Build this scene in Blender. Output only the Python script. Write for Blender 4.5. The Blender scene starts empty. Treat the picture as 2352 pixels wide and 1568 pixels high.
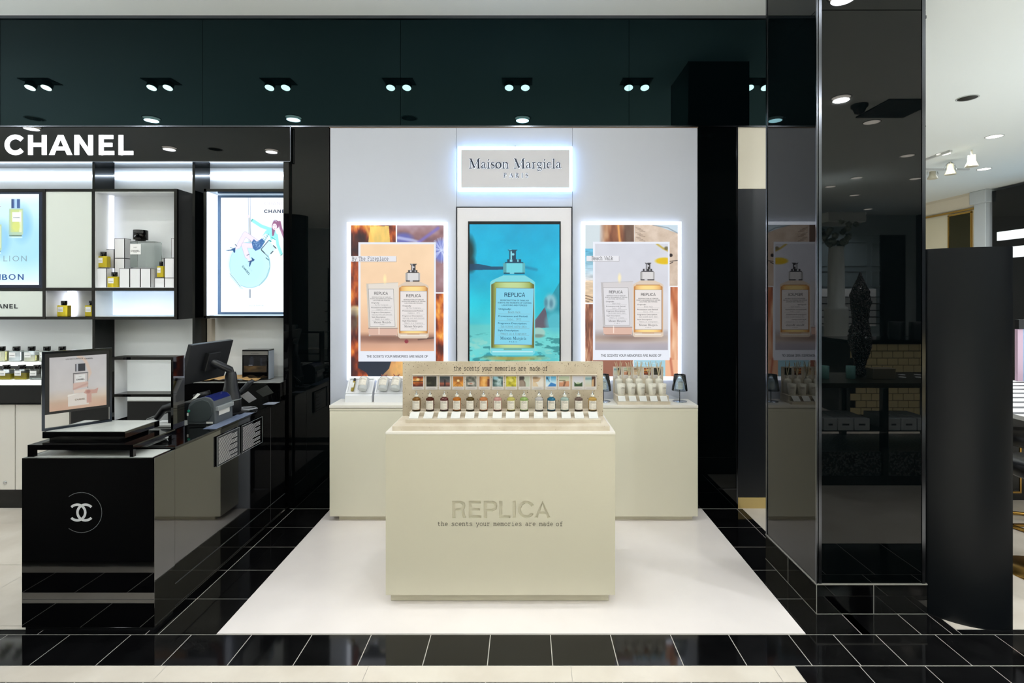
import bpy, bmesh, math, random
import numpy as np
from mathutils import Vector, Matrix, Euler
random.seed(7); np.random.seed(7)
S = bpy.context.scene
C = S.collection
PI = math.pi
# ------------------------------------------------------------------ camera
F, CX, CY, H = 1184.0, 1205.0, 680.0, 1.72      # focal length in px, vanishing point, eye height
cam_d = bpy.data.cameras.new('camera'); cam = bpy.data.objects.new('camera', cam_d); C.objects.link(cam)
cam.location = (0, 0, H); cam.rotation_euler = (PI/2, 0, 0)
cam_d.sensor_width = 36; cam_d.lens = 36*F/2352
cam_d.shift_x = -(CX-1176)/2352; cam_d.shift_y = -(784-CY)/2352
cam_d.clip_start = 0.05; cam_d.clip_end = 80
S.camera = cam
S.view_settings.view_transform = 'Standard'; S.view_settings.look = 'None'
S.view_settings.gamma = 1; S.view_settings.use_curve_mapping = False
S.view_settings.exposure = 0.09
S.cycles.caustics_reflective = False; S.cycles.caustics_refractive = False
S.cycles.max_bounces = 10; S.cycles.diffuse_bounces = 5; S.cycles.transmission_bounces = 8; S.cycles.transparent_max_bounces = 8
w = bpy.data.worlds.new('world'); S.world = w; w.use_nodes = True
w.node_tree.nodes['Background'].inputs[0].default_value = (.6, .65, .7, 1)
w.node_tree.nodes['Background'].inputs[1].default_value = 0.05
ZC = 3.99                                       # ceiling height
DW = 4.18                                       # depth of the shop front plane

def lin(c):
    if isinstance(c, (int, float)): c = (c, c, c)
    return tuple(((v/255)/12.92 if v/255 <= .04045 else ((v/255+.055)/1.055)**2.4) for v in c)

# ------------------------------------------------------------------ lamps (spots and downlights)
def lamp(kind, loc, power, col=(1, .93, .84), size=.08, target=None, spot=70, blend=.5, spread=PI, sy=None):
    d = bpy.data.lights.new('lamp_light', kind); d.energy = power; d.color = col
    if kind == 'AREA':
        d.shape = 'RECTANGLE' if sy else 'DISK'; d.size = size; d.spread = spread
        if sy: d.size_y = sy
    elif kind == 'SPOT':
        d.spot_size = math.radians(spot); d.spot_blend = blend; d.shadow_soft_size = size
    else: d.shadow_soft_size = size
    o = bpy.data.objects.new('lamp_light', d); C.objects.link(o); o.location = loc
    if target is not None:
        o.rotation_euler = (Vector(target)-Vector(loc)).to_track_quat('-Z', 'Y').to_euler()
    return o
K_SPOT, K_DOWN, K_MID, K_REAR, K_SIDE = 16, 10, 8, 58, 36
WARM = (.96, 1, 1.03)
# twin spots, one row in front of the shop front
TWIN_X = [-5.12, -3.84, -2.60, -1.325, -.078, 1.18, 2.45]
TWIN_D = 2.91
def PX(x, D): return (x-CX)*D/F
def PZ(y, D): return H-(y-CY)*D/F
def mirror(x, y, plane):                          # ceiling point seen mirrored in the glass at depth plane
    Dm = (ZC-H)*F/(CY-y)
    return (PX(x, Dm), 2*plane-Dm)
DOWN = []                                         # (X, D, lit)
for x, y, lit in [(80, 272, 0), (348, 271, 1), (674, 269, 1), (940, 271, 0), (1200, 271, 1), (395, 341, 1), (500, 345, 0), (628, 347, 1)]:
    DOWN.append(mirror(x, y, DW)+(lit,))
for x, y, lit in [(1933, 223, 1), (2003, 280, 1), (2085, 357, 1), (1968, 408, 1), (2103, 410, 1), (1908, 428, 1), (1963, 448, 1), (1994, 480, 1), (1915, 500, 1), (1994, 512, 1)]:
    DOWN.append(mirror(x, y, 2.79)+(lit,))
for x, y, lit in [(2222, 225, 0), (2284, 313, 1), (2167, 353, 1)]:
    Dm = (ZC-H)*F/(CY-y); DOWN.append((PX(x, Dm), Dm, lit))
for X, D in [(0, -1.5), (-2.2, -1.6), (-4.8, -1.8), (1.6, -2.4), (0, -4.2), (-3, -4.3), (1.9, .2), (0, .35), (-1.9, .3), (3.6, 1.6), (-6.6, 1.4), (-6.2, -4.3), (5.0, 3.4), (3.1, 6.6), (4.9, 9.6), (8.4, 4.4), (8.2, 9.2), (7.4, 1.2), (2.4, 1.7)]:
    DOWN.append((X, D, 1))
for X, D, lit in DOWN:
    if lit: lamp('AREA', (X, D, ZC-.035), K_REAR if D < -1 else ((42 if X > 2.2 else K_MID) if D < 1.6 else (K_SIDE if X > 3 else K_DOWN)), WARM, .16, (X, D, 0), spread=1.9 if D < -1 else PI)
for X in TWIN_X:
    for dx in (-.085, .085):
        lamp('SPOT', (X+dx*1.0, TWIN_D+.03, ZC-.10), K_SPOT, (.97, 1, 1.03), .03, (X+dx*3, 3.45, 0), 95, .8)

# ------------------------------------------------------------------ materials
MATS = {}
def mat(name, col, rough=.5, metal=0, emit=None, es=0, trans=0, ior=1.5, coat=0, spec=.5, alpha=1, bump=None):
    if name in MATS: return MATS[name]
    m = bpy.data.materials.new(name); m.use_nodes = True; b = m.node_tree.nodes['Principled BSDF']
    b.inputs['Base Color'].default_value = (*lin(col), 1); b.inputs['Roughness'].default_value = rough
    b.inputs['Metallic'].default_value = metal; b.inputs['IOR'].default_value = ior
    b.inputs['Transmission Weight'].default_value = trans; b.inputs['Coat Weight'].default_value = coat
    b.inputs['Specular IOR Level'].default_value = spec
    if emit is not None:
        b.inputs['Emission Color'].default_value = (*lin(emit), 1); b.inputs['Emission Strength'].default_value = es
    if bump:
        nt = m.node_tree; n = nt.nodes.new('ShaderNodeTexNoise'); n.inputs['Scale'].default_value = bump[0]; n.inputs['Detail'].default_value = 4
        tc = nt.nodes.new('ShaderNodeTexCoord'); bp = nt.nodes.new('ShaderNodeBump'); bp.inputs['Strength'].default_value = bump[1]; bp.inputs['Distance'].default_value = .002
        nt.links.new(tc.outputs['Object'], n.inputs['Vector']); nt.links.new(n.outputs['Fac'], bp.inputs['Height']); nt.links.new(bp.outputs['Normal'], b.inputs['Normal'])
    MATS[name] = m
    return m
def noisy(name, c1, c2, scale, rough=.4, detail=6, lo=.4, hi=.6, r2=None, spots=None, spec=.5):
    m = mat(name, c1, rough, spec=spec); nt = m.node_tree; b = nt.nodes['Principled BSDF']
    tc = nt.nodes.new('ShaderNodeTexCoord'); n = nt.nodes.new('ShaderNodeTexNoise'); n.inputs['Scale'].default_value = scale; n.inputs['Detail'].default_value = detail
    r = nt.nodes.new('ShaderNodeValToRGB'); r.color_ramp.elements[0].position = lo; r.color_ramp.elements[1].position = hi
    r.color_ramp.elements[0].color = (*lin(c1), 1); r.color_ramp.elements[1].color = (*lin(c2), 1)
    nt.links.new(tc.outputs['Object'], n.inputs['Vector']); nt.links.new(n.outputs['Fac'], r.inputs['Fac'])
    out = r.outputs['Color']
    if spots:
        sc, thr, cs = spots
        n2 = nt.nodes.new('ShaderNodeTexNoise'); n2.inputs['Scale'].default_value = sc; n2.inputs['Detail'].default_value = 3
        r2_ = nt.nodes.new('ShaderNodeValToRGB'); r2_.color_ramp.elements[0].position = thr; r2_.color_ramp.elements[1].position = thr+.02
        r2_.color_ramp.elements[0].color = (0, 0, 0, 1); r2_.color_ramp.elements[1].color = (1, 1, 1, 1)
        mx = nt.nodes.new('ShaderNodeMix'); mx.data_type = 'RGBA'
        nt.links.new(tc.outputs['Object'], n2.inputs['Vector']); nt.links.new(n2.outputs['Fac'], r2_.inputs['Fac'])
        nt.links.new(r2_.outputs['Color'], mx.inputs[0]); nt.links.new(out, mx.inputs[6]); mx.inputs[7].default_value = (*lin(cs), 1)
        out = mx.outputs[2]
    nt.links.new(out, b.inputs['Base Color'])
    return m
def art_mat(name, es=0, rough=.35, dim=1.0):                 # printed or lit picture: colour from the mesh attribute
    if name in MATS: return MATS[name]
    m = bpy.data.materials.new(name); m.use_nodes = True; nt = m.node_tree; b = nt.nodes['Principled BSDF']
    a = nt.nodes.new('ShaderNodeVertexColor'); a.layer_name = 'Col'
    b.inputs['Roughness'].default_value = rough
    if es:
        b.inputs['Base Color'].default_value = (.02, .02, .02, 1)
        nt.links.new(a.outputs['Color'], b.inputs['Emission Color']); b.inputs['Emission Strength'].default_value = es
    else: nt.links.new(a.outputs['Color'], b.inputs['Base Color'])
    MATS[name] = m
    return m
BLACKG = mat('black_glass', (3, 6, 7), .015, ior=1.41)
DESKG = mat('mirror_lacquer', (4, 4, 5), .03, ior=2.15)
HEADG = mat('teal_black_glass', (2, 7, 9), .015, ior=1.36)
HEADG.node_tree.nodes['Principled BSDF'].inputs['Specular Tint'].default_value = (.45, .92, 1, 1)
BLACKL = mat('black_lacquer', (4, 4, 5), .03, ior=1.5)
BLACKM = mat('black_matte', (16, 17, 19), .45)
BLACKP = mat('black_plastic', (20, 21, 24), .35)
CHROME = mat('chrome', (215, 218, 222), .08, 1)
DCHROME = mat('dark_chrome', (95, 98, 104), .15, 1)
CREAM = mat('cream_lacquer', (230, 226, 206), .38, bump=(40, .15))
PEDC = mat('cream_pedestal', (206, 201, 180), .38, bump=(40, .15))
CREAMTOP = mat('white_top', (236, 232, 222), .3)
WALLW = mat('white_panel', (196, 201, 213), .45)
WHITE = mat('white_paint', (238, 238, 236), .5)
WHITEG = mat('white_gloss', (236, 238, 238), .08)
CEIL = mat('ceiling_paint', (243, 248, 245), .7)
LED = mat('cool_led', (255, 255, 255), .5, emit=(150, 200, 255), es=4.5)
LEDS = mat('soft_led', (255, 255, 255), .5, emit=(226, 236, 255), es=1.9)
LEDW = mat('shelf_led', (255, 255, 255), .5, emit=(222, 238, 255), es=5)
LAMPF = mat('lamp_face', (255, 255, 255), .5, emit=(255, 244, 226), es=14)
LAMPS = mat('spot_face', (255, 255, 255), .5, emit=(255, 248, 236), es=60)
GROUT = mat('pale_grout', (196, 192, 184), .6)
BTILE = noisy('black_granite_tile', (7, 7, 8), (13, 13, 14), 9, .07)
CTILE = noisy('cream_marble_tile', (222, 214, 202), (212, 203, 190), 3, .16)
MATF = noisy('white_vinyl', (238, 231, 228), (233, 226, 223), 2, .22)
STONE = noisy('travertine', (204, 191, 168), (190, 176, 152), 8, .6, spots=(120, .652, (92, 78, 60)))
STONES = noisy('pale_stone', (216, 206, 188), (204, 192, 172), 9, .6, spots=(110, .70, (150, 132, 108)))
BRASS = mat('brass', (190, 150, 78), .25, 1)
GOLDP = mat('brushed_brass', (232, 206, 140), .35, .55)
INK = mat('ink', (38, 34, 28), .6)
NAVY = mat('navy_letter', (16, 28, 48), .4)
GREYP = mat('grey_plastic', (78, 84, 88), .4)
GREYL = mat('light_grey_plastic', (140, 146, 148), .4)
BLUEW = mat('blue_window', (24, 34, 96), .1, coat=.5)
def thin_glass(name, tint, fac=.1):
    m = bpy.data.materials.new(name); m.use_nodes = True; nt = m.node_tree; nt.nodes.remove(nt.nodes['Principled BSDF'])
    tr_ = nt.nodes.new('ShaderNodeBsdfTransparent'); tr_.inputs[0].default_value = (*lin(tint), 1); gl_ = nt.nodes.new('ShaderNodeBsdfGlossy'); gl_.inputs['Roughness'].default_value = .03
    lw = nt.nodes.new('ShaderNodeLayerWeight'); lw.inputs[0].default_value = .25; ad = nt.nodes.new('ShaderNodeMath'); ad.operation = 'ADD'; ad.inputs[1].default_value = fac; mx = nt.nodes.new('ShaderNodeMixShader')
    nt.links.new(lw.outputs['Fresnel'], ad.inputs[0]); nt.links.new(ad.outputs[0], mx.inputs[0]); nt.links.new(tr_.outputs[0], mx.inputs[1]); nt.links.new(gl_.outputs[0], mx.inputs[2]); nt.links.new(mx.outputs[0], nt.nodes['Material Output'].inputs[0]); MATS[name] = m
    return m
GLASSC = thin_glass('clear_glass', (246, 250, 249), .03)
CEMENT = mat('white_ceramic', (226, 222, 208), .4)
REED = mat('reed', (214, 200, 168), .7)
PAPER = mat('paper', (218, 218, 214), .6)
KRAFT = mat('kraft_paper', (186, 148, 96), .6)
COLM = mat('charcoal_laminate', (9, 13, 17), .36, ior=1.45, spec=.28)

# ------------------------------------------------------------------ mesh builder
class MB:
    def __init__(s): s.v = []; s.f = []; s.m = []; s.c = []; s.sm = []
    def add(s, vs, fs, mi=0, smooth=False):
        b = len(s.v); s.v += [tuple(p) for p in vs]
        for f in fs: s.f.append(tuple(i+b for i in f)); s.m.append(mi); s.sm.append(smooth)
        return s
    def box(s, x0, x1, y0, y1, z0, z1, mi=0):
        x0, x1 = min(x0, x1), max(x0, x1); y0, y1 = min(y0, y1), max(y0, y1); z0, z1 = min(z0, z1), max(z0, z1)
        return s.add([(x0, y0, z0), (x1, y0, z0), (x1, y1, z0), (x0, y1, z0), (x0, y0, z1), (x1, y0, z1), (x1, y1, z1), (x0, y1, z1)],
                     [(0, 3, 2, 1), (4, 5, 6, 7), (0, 1, 5, 4), (1, 2, 6, 5), (2, 3, 7, 6), (3, 0, 4, 7)], mi)
    def frame(s, x0, x1, y0, y1, z0, z1, t, mi=0):      # rectangular ring in the XZ plane
        s.box(x0, x1, y0, y1, z1-t, z1, mi); s.box(x0, x1, y0, y1, z0, z0+t, mi)
        s.box(x0, x0+t, y0, y1, z0+t, z1-t, mi); s.box(x1-t, x1, y0, y1, z0+t, z1-t, mi); return s
    def prism(s, pts, a, b, axis='y', mi=0, smooth=False):   # extrude 2D polygon along axis; pts in the other two axes
        n = len(pts)
        def P(p, t): return (p[0], t, p[1]) if axis == 'y' else ((t, p[0], p[1]) if axis == 'x' else (p[0], p[1], t))
        vs = [P(p, a) for p in pts]+[P(p, b) for p in pts]
        s.add(vs, [tuple(range(n)), tuple(range(2*n-1, n-1, -1))], mi)
        s.add(vs, [(i, i+n, (i+1) % n+n, (i+1) % n) for i in range(n)], mi, smooth); return s
    def lathe(s, prof, c=(0, 0, 0), n=24, mi=0, smooth=True, sx=1, sy=1):
        vs = []; fs = []
        for r, z in prof:
            for k in range(n):
                a = 2*PI*k/n; vs.append((c[0]+r*math.cos(a)*sx, c[1]+r*math.sin(a)*sy, c[2]+z))
        for i in range(len(prof)-1):
            for k in range(n):
                k2 = (k+1) % n; fs.append((i*n+k, i*n+k2, (i+1)*n+k2, (i+1)*n+k))
        s.add(vs, fs, mi, smooth)
        if prof[0][0] > 1e-5: s.add(vs[:n], [tuple(range(n-1, -1, -1))], mi)
        if prof[-1][0] > 1e-5: s.add(vs[-n:], [tuple(range(n))], mi)
        return s
    def tube(s, path, r, n=8, mi=0, taper=None):
        vs = []; fs = []; P = [Vector(p) for p in path]; up = None
        for i, p in enumerate(P):
            t = (P[min(i+1, len(P)-1)]-P[max(i-1, 0)]).normalized()
            if up is None: up = t.orthogonal().normalized()
            up = (up-t*up.dot(t)).normalized(); sd = t.cross(up)
            rr = r if taper is None else r+(taper-r)*i/(len(P)-1)
            for k in range(n):
                a = 2*PI*k/n; vs.append(tuple(p+up*math.cos(a)*rr+sd*math.sin(a)*rr))
        for i in range(len(P)-1):
            for k in range(n):
                k2 = (k+1) % n; fs.append((i*n+k, (i+1)*n+k, (i+1)*n+k2, i*n+k2))
        s.add(vs, fs, mi, True); s.add(vs[:n], [tuple(range(n))], mi); s.add(vs[-n:], [tuple(range(n-1, -1, -1))], mi); return s
    def xform(s, M, start=0):
        for i in range(start, len(s.v)): s.v[i] = tuple(M @ Vector(s.v[i]))
        return s
    def build(s, name, mats, parent=None, bev=0, seg=2):
        me = bpy.data.meshes.new(name); off = Vector((0, 0, 0)); p = parent
        while p is not None:
            if p.get('_w'): off = Vector(p['_w']); break
            p = p.parent
        me.from_pydata([tuple(Vector(v)-off) for v in s.v], [], s.f)
        for m in (mats if isinstance(mats, (list, tuple)) else [mats]): me.materials.append(m)
        me.polygons.foreach_set('material_index', s.m); me.polygons.foreach_set('use_smooth', s.sm)
        bm = bmesh.new(); bm.from_mesh(me); bmesh.ops.remove_doubles(bm, verts=bm.verts, dist=1e-6) if bev else None
        bmesh.ops.recalc_face_normals(bm, faces=bm.faces); bm.to_mesh(me); bm.free()
        o = bpy.data.objects.new(name, me); C.objects.link(o); o.parent = parent
        if bev:
            b = o.modifiers.new('bevel', 'BEVEL'); b.width = bev; b.segments = seg; b.limit_method = 'ANGLE'
        return o
def tag(o, label, cat, group=None):
    o['label'] = label; o['category'] = cat
    if group: o['group'] = group
    return o
def thing(name, label, cat, loc=(0, 0, 0), group=None, world=True, rz=0):
    o = bpy.data.objects.new(name, None); C.objects.link(o); o.location = loc; o.empty_display_size = .05
    o.rotation_euler = (0, 0, rz)
    if world: o['_w'] = list(loc)
    return tag(o, label, cat, group)
def struct(o): o['kind'] = 'structure'; return o
def pl(o, label): o['label'] = label; return o
def dup(root, loc, label=None, group=None, rz=None):
    r = root.copy(); C.objects.link(r); r.location = loc
    if rz is not None: r.rotation_euler = (0, 0, rz)
    if label: r['label'] = label
    if group: r['group'] = group
    for ch in list(root.children):
        c = ch.copy(); C.objects.link(c); c.parent = r
        for g in list(ch.children):
            d = g.copy(); C.objects.link(d); d.parent = c
    return r
def bx(name, x0, x1, y0, y1, z0, z1, m, parent=None, bev=0):
    return MB().box(x0, x1, y0, y1, z0, z1).build(name, m, parent, bev)
def fbx(name, a, b, y0, y1, D, D2, m, parent=None, bev=0):      # box whose front face at depth D covers the photo rectangle a..b, y0..y1
    return bx(name, PX(a, D), PX(b, D), D, D2, PZ(y1, D), PZ(y0, D), m, parent, bev)

# ------------------------------------------------------------------ lettering
def ribbon(pts, w, close=False):
    P = [Vector(p[:2]) for p in pts]; W = [(p[2] if len(p) > 2 else w)/2 for p in pts]; n = len(P); L = []; R = []
    for i in range(n):
        a = P[i-1] if (i > 0 or close) else None; b = P[(i+1) % n] if (i < n-1 or close) else None
        d1 = (P[i]-a).normalized() if a is not None and (P[i]-a).length > 1e-9 else None
        d2 = (b-P[i]).normalized() if b is not None and (b-P[i]).length > 1e-9 else None
        if d1 is None: d1 = d2
        if d2 is None: d2 = d1
        nn = Vector((-(d1.y+d2.y), d1.x+d2.x))
        if nn.length < 1e-6: nn = Vector((-d1.y, d1.x))
        nn.normalize(); k = max(.45, nn.dot(Vector((-d1.y, d1.x))))
        L.append(P[i]+nn*W[i]/k); R.append(P[i]-nn*W[i]/k)
    vs = [tuple(p) for p in L+R]; fs = [(i, i+1, n+i+1, n+i) for i in range(n-1)]
    if close: fs.append((n-1, 0, n, 2*n-1))
    return vs, fs
def arc(cx, cy, rx, ry, a0, a1, n=14, wf=None):
    o = []
    for i in range(n+1):
        a = math.radians(a0+(a1-a0)*i/n); p = (cx+rx*math.cos(a), cy+ry*math.sin(a))
        o.append(p+(wf(a),) if wf else p)
    return o
arch = lambda x0, x1, y: [(x0, y-1.4)]+arc((x0+x1)/2, y-1.6, (x1-x0)/2, 1.6, 160, 0, 8)+[(x1, 0)]
SLAB = {
 't': [[(2, 6.5), (2, 1.3), (2.4, .3), (3.2, 0), (4.2, .1), (4.9, .6)], [(.6, 4.7), (4.4, 4.7)]],
 'h': [[(.3, 7), (1.2, 7), (1.2, 0)], arch(1.2, 4.7, 5), [(.3, 0), (2.2, 0)], [(3.8, 0), (5.7, 0)]],
 'e': [[(.9, 2.6), (5.1, 2.6)], arc(3, 2.5, 2.1, 2.5, 0, 320, 18)],
 's': [[(4.7, 4.9), (4.7, 3.9)], [(4.7, 4.2), (3.8, 4.85), (2.6, 5), (1.4, 4.6), (1.1, 3.7), (2, 2.95), (3.6, 2.5), (4.8, 1.8), (4.9, .9), (3.8, .1), (2.5, 0), (1.4, .3), (.9, 1)], [(.9, 1.3), (.9, .1)]],
 'c': [arc(3.1, 2.5, 2.2, 2.5, 45, 320, 16), [(4.8, 5), (4.8, 3.7)]],
 'n': [[(.3, 5), (1.2, 5), (1.2, 0)], arch(1.2, 4.7, 5), [(.3, 0), (2.2, 0)], [(3.8, 0), (5.7, 0)]],
 'y': [[(.7, 5), (3, .3)], [(5.2, 5), (2.3, -2)], [(0, 5), (1.8, 5)], [(4.1, 5), (5.9, 5)], [(.5, -2), (3, -2)]],
 'o': [arc(3, 2.5, 2.2, 2.5, 0, 360, 22)],
 'u': [[(.3, 5), (1.2, 5), (1.2, 1.5), (1.8, .3), (2.9, 0), (4, .5), (4.6, 1.4)], [(3.7, 5), (4.6, 5), (4.6, 0), (5.6, 0)]],
 'r': [[(.7, 5), (2, 5), (2, 0)], [(.6, 0), (3.9, 0)], [(2, 3.2), (2.8, 4.5), (4, 5), (5.3, 4.6)]],
 'm': [[(.1, 5), (.8, 5), (.8, 0)], arch(.8, 3, 5), arch(3, 5.2, 5), [(.1, 0), (1.5, 0)], [(2.5, 0), (3.5, 0)], [(4.5, 0), (5.9, 0)]],
 'i': [[(1.3, 5), (3, 5), (3, 0)], [(.9, 0), (5.1, 0)], [(3, 6.6), (3, 7.4)]],
 'a': [[(1.2, 4.3), (2.2, 5), (3.6, 4.95), (4.5, 4), (4.5, 0), (5.5, 0)], arc(2.7, 1.5, 1.85, 1.5, 0, 360, 16)],
 'd': [arc(2.8, 2.5, 1.95, 2.5, 0, 360, 20), [(3.7, 7), (4.7, 7), (4.7, 0), (5.6, 0)]],
 'f': [[(5.3, 6.7), (4.4, 7), (3.3, 6.9), (2.5, 6), (2.5, 0)], [(.8, 0), (4.5, 0)], [(.8, 4.7), (4.8, 4.7)]],
 'B': [[(1.3, 0), (1.3, 7)], [(.4, 7), (3.4, 7), (4.5, 6.3), (4.6, 4.6), (3.5, 3.7), (1.3, 3.7)], [(3.5, 3.7), (5, 2.9), (5.1, 1), (3.8, 0), (.4, 0)]],
 'T': [[(.6, 5.4), (.6, 7), (5.4, 7), (5.4, 5.4)], [(3, 7), (3, 0)], [(1.7, 0), (4.3, 0)]],
 'F': [[(1.4, 0), (1.4, 7)], [(.5, 7), (5.3, 7), (5.3, 5.5)], [(1.4, 3.7), (3.9, 3.7)], [(.5, 0), (3, 0)]],
 'p': [[(.3, 5), (1.2, 5), (1.2, -2)], arc(3.1, 2.5, 1.95, 2.5, 0, 360, 20), [(.3, -2), (2.6, -2)]],
 'l': [[(1.3, 7), (3, 7), (3, 0)], [(.9, 0), (5.1, 0)]],
 'W': [[(.5, 7), (1.6, 0), (3, 5), (4.4, 0), (5.5, 7)], [(0, 7), (1.4, 7)], [(4.6, 7), (6, 7)]],
 'k': [[(.4, 7), (1.3, 7), (1.3, 0)], [(4.6, 5), (1.3, 2)], [(2.5, 3), (4.8, 0)], [(3.5, 5), (5.4, 5)], [(.4, 0), (2.2, 0)], [(3.8, 0), (5.6, 0)]],
}
T_, t_ = 1.25, .46
ow = lambda a: t_+(T_-t_)*abs(math.cos(a))**1.4
SERIF = {
 'M': (8.8, [[(1.4, 0), (1.6, 7)], [(1.6, 7, T_), (4.3, .2, T_)], [(4.3, .2, t_), (7.1, 7, t_)], [(7.2, 7, T_), (7.4, 0, T_)], [(.3, 0), (2.5, 0)], [(6.2, 0), (8.6, 0)], [(.4, 7), (1.8, 7)], [(7, 7), (8.4, 7)]]),
 'a': (4.4, [[(3, .4, .9), (3, 3.2, .9)], [(3, 3.2, .8), (2.6, 4.2, .4), (1.7, 4.5, .4), (.9, 4.1, .5), (.7, 3.3, .8)], [(3, 2.7, .3), (1.5, 2.2, .5), (.7, 1.2, .9), (1, .3, .6), (1.9, .1, .4), (3, .8, .3)], [(3, .6, .7), (3.5, .05, .5), (4.3, .4, .3)]]),
 'i': (2.4, [[(1.2, 0, .9), (1.2, 4.4, .9)], [(.2, 0), (2.2, 0)], [(.3, 4.1), (1.2, 4.4)], [(1.15, 5.7, .95), (1.15, 6.6, .95)]]),
 's': (3.4, [[(2.8, 3.3, .3), (2.5, 4.2, .4), (1.5, 4.5, .4), (.7, 3.9, .6), (.8, 3, .8), (1.8, 2.3, .9), (2.8, 1.5, .8), (2.8, .6, .6), (1.7, 0, .4), (.8, .2, .4), (.5, 1.2, .3)]]),
 'o': (4.8, [arc(2.3, 2.2, 1.8, 2.2, 0, 360, 24, ow)]),
 'n': (5.2, [[(1.2, 0, .9), (1.2, 4.4, .9)], [(1.2, 3.2, .4), (2.2, 4.3, .4), (3.3, 4.3, .7), (3.9, 3.4, .9), (3.9, 0, .9)], [(.2, 0), (2.2, 0)], [(2.9, 0), (4.9, 0)], [(.3, 4.1), (1.2, 4.4)]]),
 'r': (3.6, [[(1.2, 0, .9), (1.2, 4.4, .9)], [(1.2, 3.2, .4), (2, 4.3, .5), (3, 4.3, .9)], [(.2, 0), (2.4, 0)], [(.3, 4.1), (1.2, 4.4)]]),
 'g': (4.4, [arc(1.9, 3, 1.3, 1.45, 0, 360, 18, lambda a: .3+.5*abs(math.cos(a))), [(3, 4, .3), (4.1, 4.2, .6)], [(1.3, 1.6, .3), (.9, .9, .4), (1.6, .45, .7), (3.2, .2, .8), (3.7, -.7, .5), (2.8, -1.8, .4), (1.4, -1.9, .5), (.5, -1.2, .5), (.9, -.3, .4), (1.6, .2, .3)]]),
 'e': (4, [[(.6, 2.6, .35), (3.4, 2.6, .35)], arc(2.1, 2.2, 1.55, 2.2, 10, 325, 20, lambda a: .35+.6*max(0, -math.cos(a)))]),
 'l': (2.4, [[(1.2, 0, .9), (1.2, 7, .9)], [(.2, 0), (2.2, 0)], [(.3, 6.7), (1.2, 7)]]),
 'P': (7, [[(1.5, 0, T_), (1.5, 7, T_)], [(1.5, 7, t_), (3.4, 7, .5), (4.5, 6.2, T_), (4.5, 4.4, T_), (3.3, 3.5, .5), (1.5, 3.5, t_)], [(.5, 0), (2.7, 0)], [(.5, 7), (1.6, 7)]]),
 'A': (8, [[(1.1, 0, t_), (3.6, 7, t_)], [(3.6, 7, T_), (6.2, 0, T_)], [(1.9, 2.4), (5.2, 2.4)], [(.3, 0), (2.1, 0)], [(5, 0), (7.2, 0)]]),
 'R': (7.6, [[(1.5, 0, T_), (1.5, 7, T_)], [(1.5, 7, t_), (3.4, 7, .5), (4.4, 6.2, T_), (4.3, 4.6, T_), (3.2, 3.7, .5), (1.5, 3.7, t_)], [(3, 3.6, .8), (5.4, 0, T_), (6.3, 0, .3)], [(.5, 0), (2.7, 0)], [(.5, 7), (1.6, 7)]]),
 'I': (4.4, [[(1.8, 0, T_), (1.8, 7, T_)], [(.7, 0), (2.9, 0)], [(.7, 7), (2.9, 7)]]),
 'S': (5.4, [[(4.1, 5.3, .3), (3.7, 6.7, .4), (2.4, 7, .4), (1.1, 6.3, .7), (1, 5, 1), (2.4, 3.8, 1.1), (4, 2.8, 1.1), (4.3, 1.4, .9), (3.3, .1, .5), (1.7, 0, .4), (.9, .5, .4), (.7, 1.9, .3)]]),
}
CH = {'C': [arc(163+78-78, 301, 124, 129, 38, 322, 22)], }
def chanel_geo():                                   # wide geometric capitals measured from the lit sign
    st = 74; g = []
    def yy(v): return 301-v
    c = arc(252, 0, 137, 130, 40, 320, 26); g.append(ribbon(c, st))
    y0, y1 = -165, 160
    g.append(ribbon([(499, y0), (499, y1)], st)); g.append(ribbon([(724, y0), (724, y1)], st)); g.append(ribbon([(499, 0), (724, 0)], 64))
    g.append(([(805, y0), (950, y1), (1035, y1), (1180, y0), (1100, y0), (1062, -88), (920, -88), (884, y0)], []))
    v, f = [(805, y0), (950, y1), (1035, y1), (1180, y0), (1098, y0), (990, 92), (886, y0)], [(0, 1, 5, 6), (1, 2, 5), (2, 3, 4, 5)]
    g[-1] = (v, f); g.append(ribbon([(900, -60), (1085, -60)], 60))
    g.append(ribbon([(1257, y0), (1257, y1)], st)); g.append(ribbon([(1483, y0), (1483, y1)], st)); g.append(([(1220, y1), (1300, y1), (1520, y0), (1440, y0)], [(0, 1, 2, 3)]))
    g.append(ribbon([(1657, y0), (1657, y1)], st))
    for yv, x1 in ((128, 1852), (0, 1838), (-133, 1868)): g.append(ribbon([(1657, yv), (x1, yv)], 64))
    g.append(ribbon([(1979, y0), (1979, y1)], st)); g.append(ribbon([(1979, -133), (2180, -133)], 64))
    return g
def merge(gs):
    v = []; f = []
    for vs, fs in gs:
        b = len(v); v += [tuple(p[:2]) for p in vs]; f += [tuple(i+b for i in q) for q in fs]
    return v, f
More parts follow.
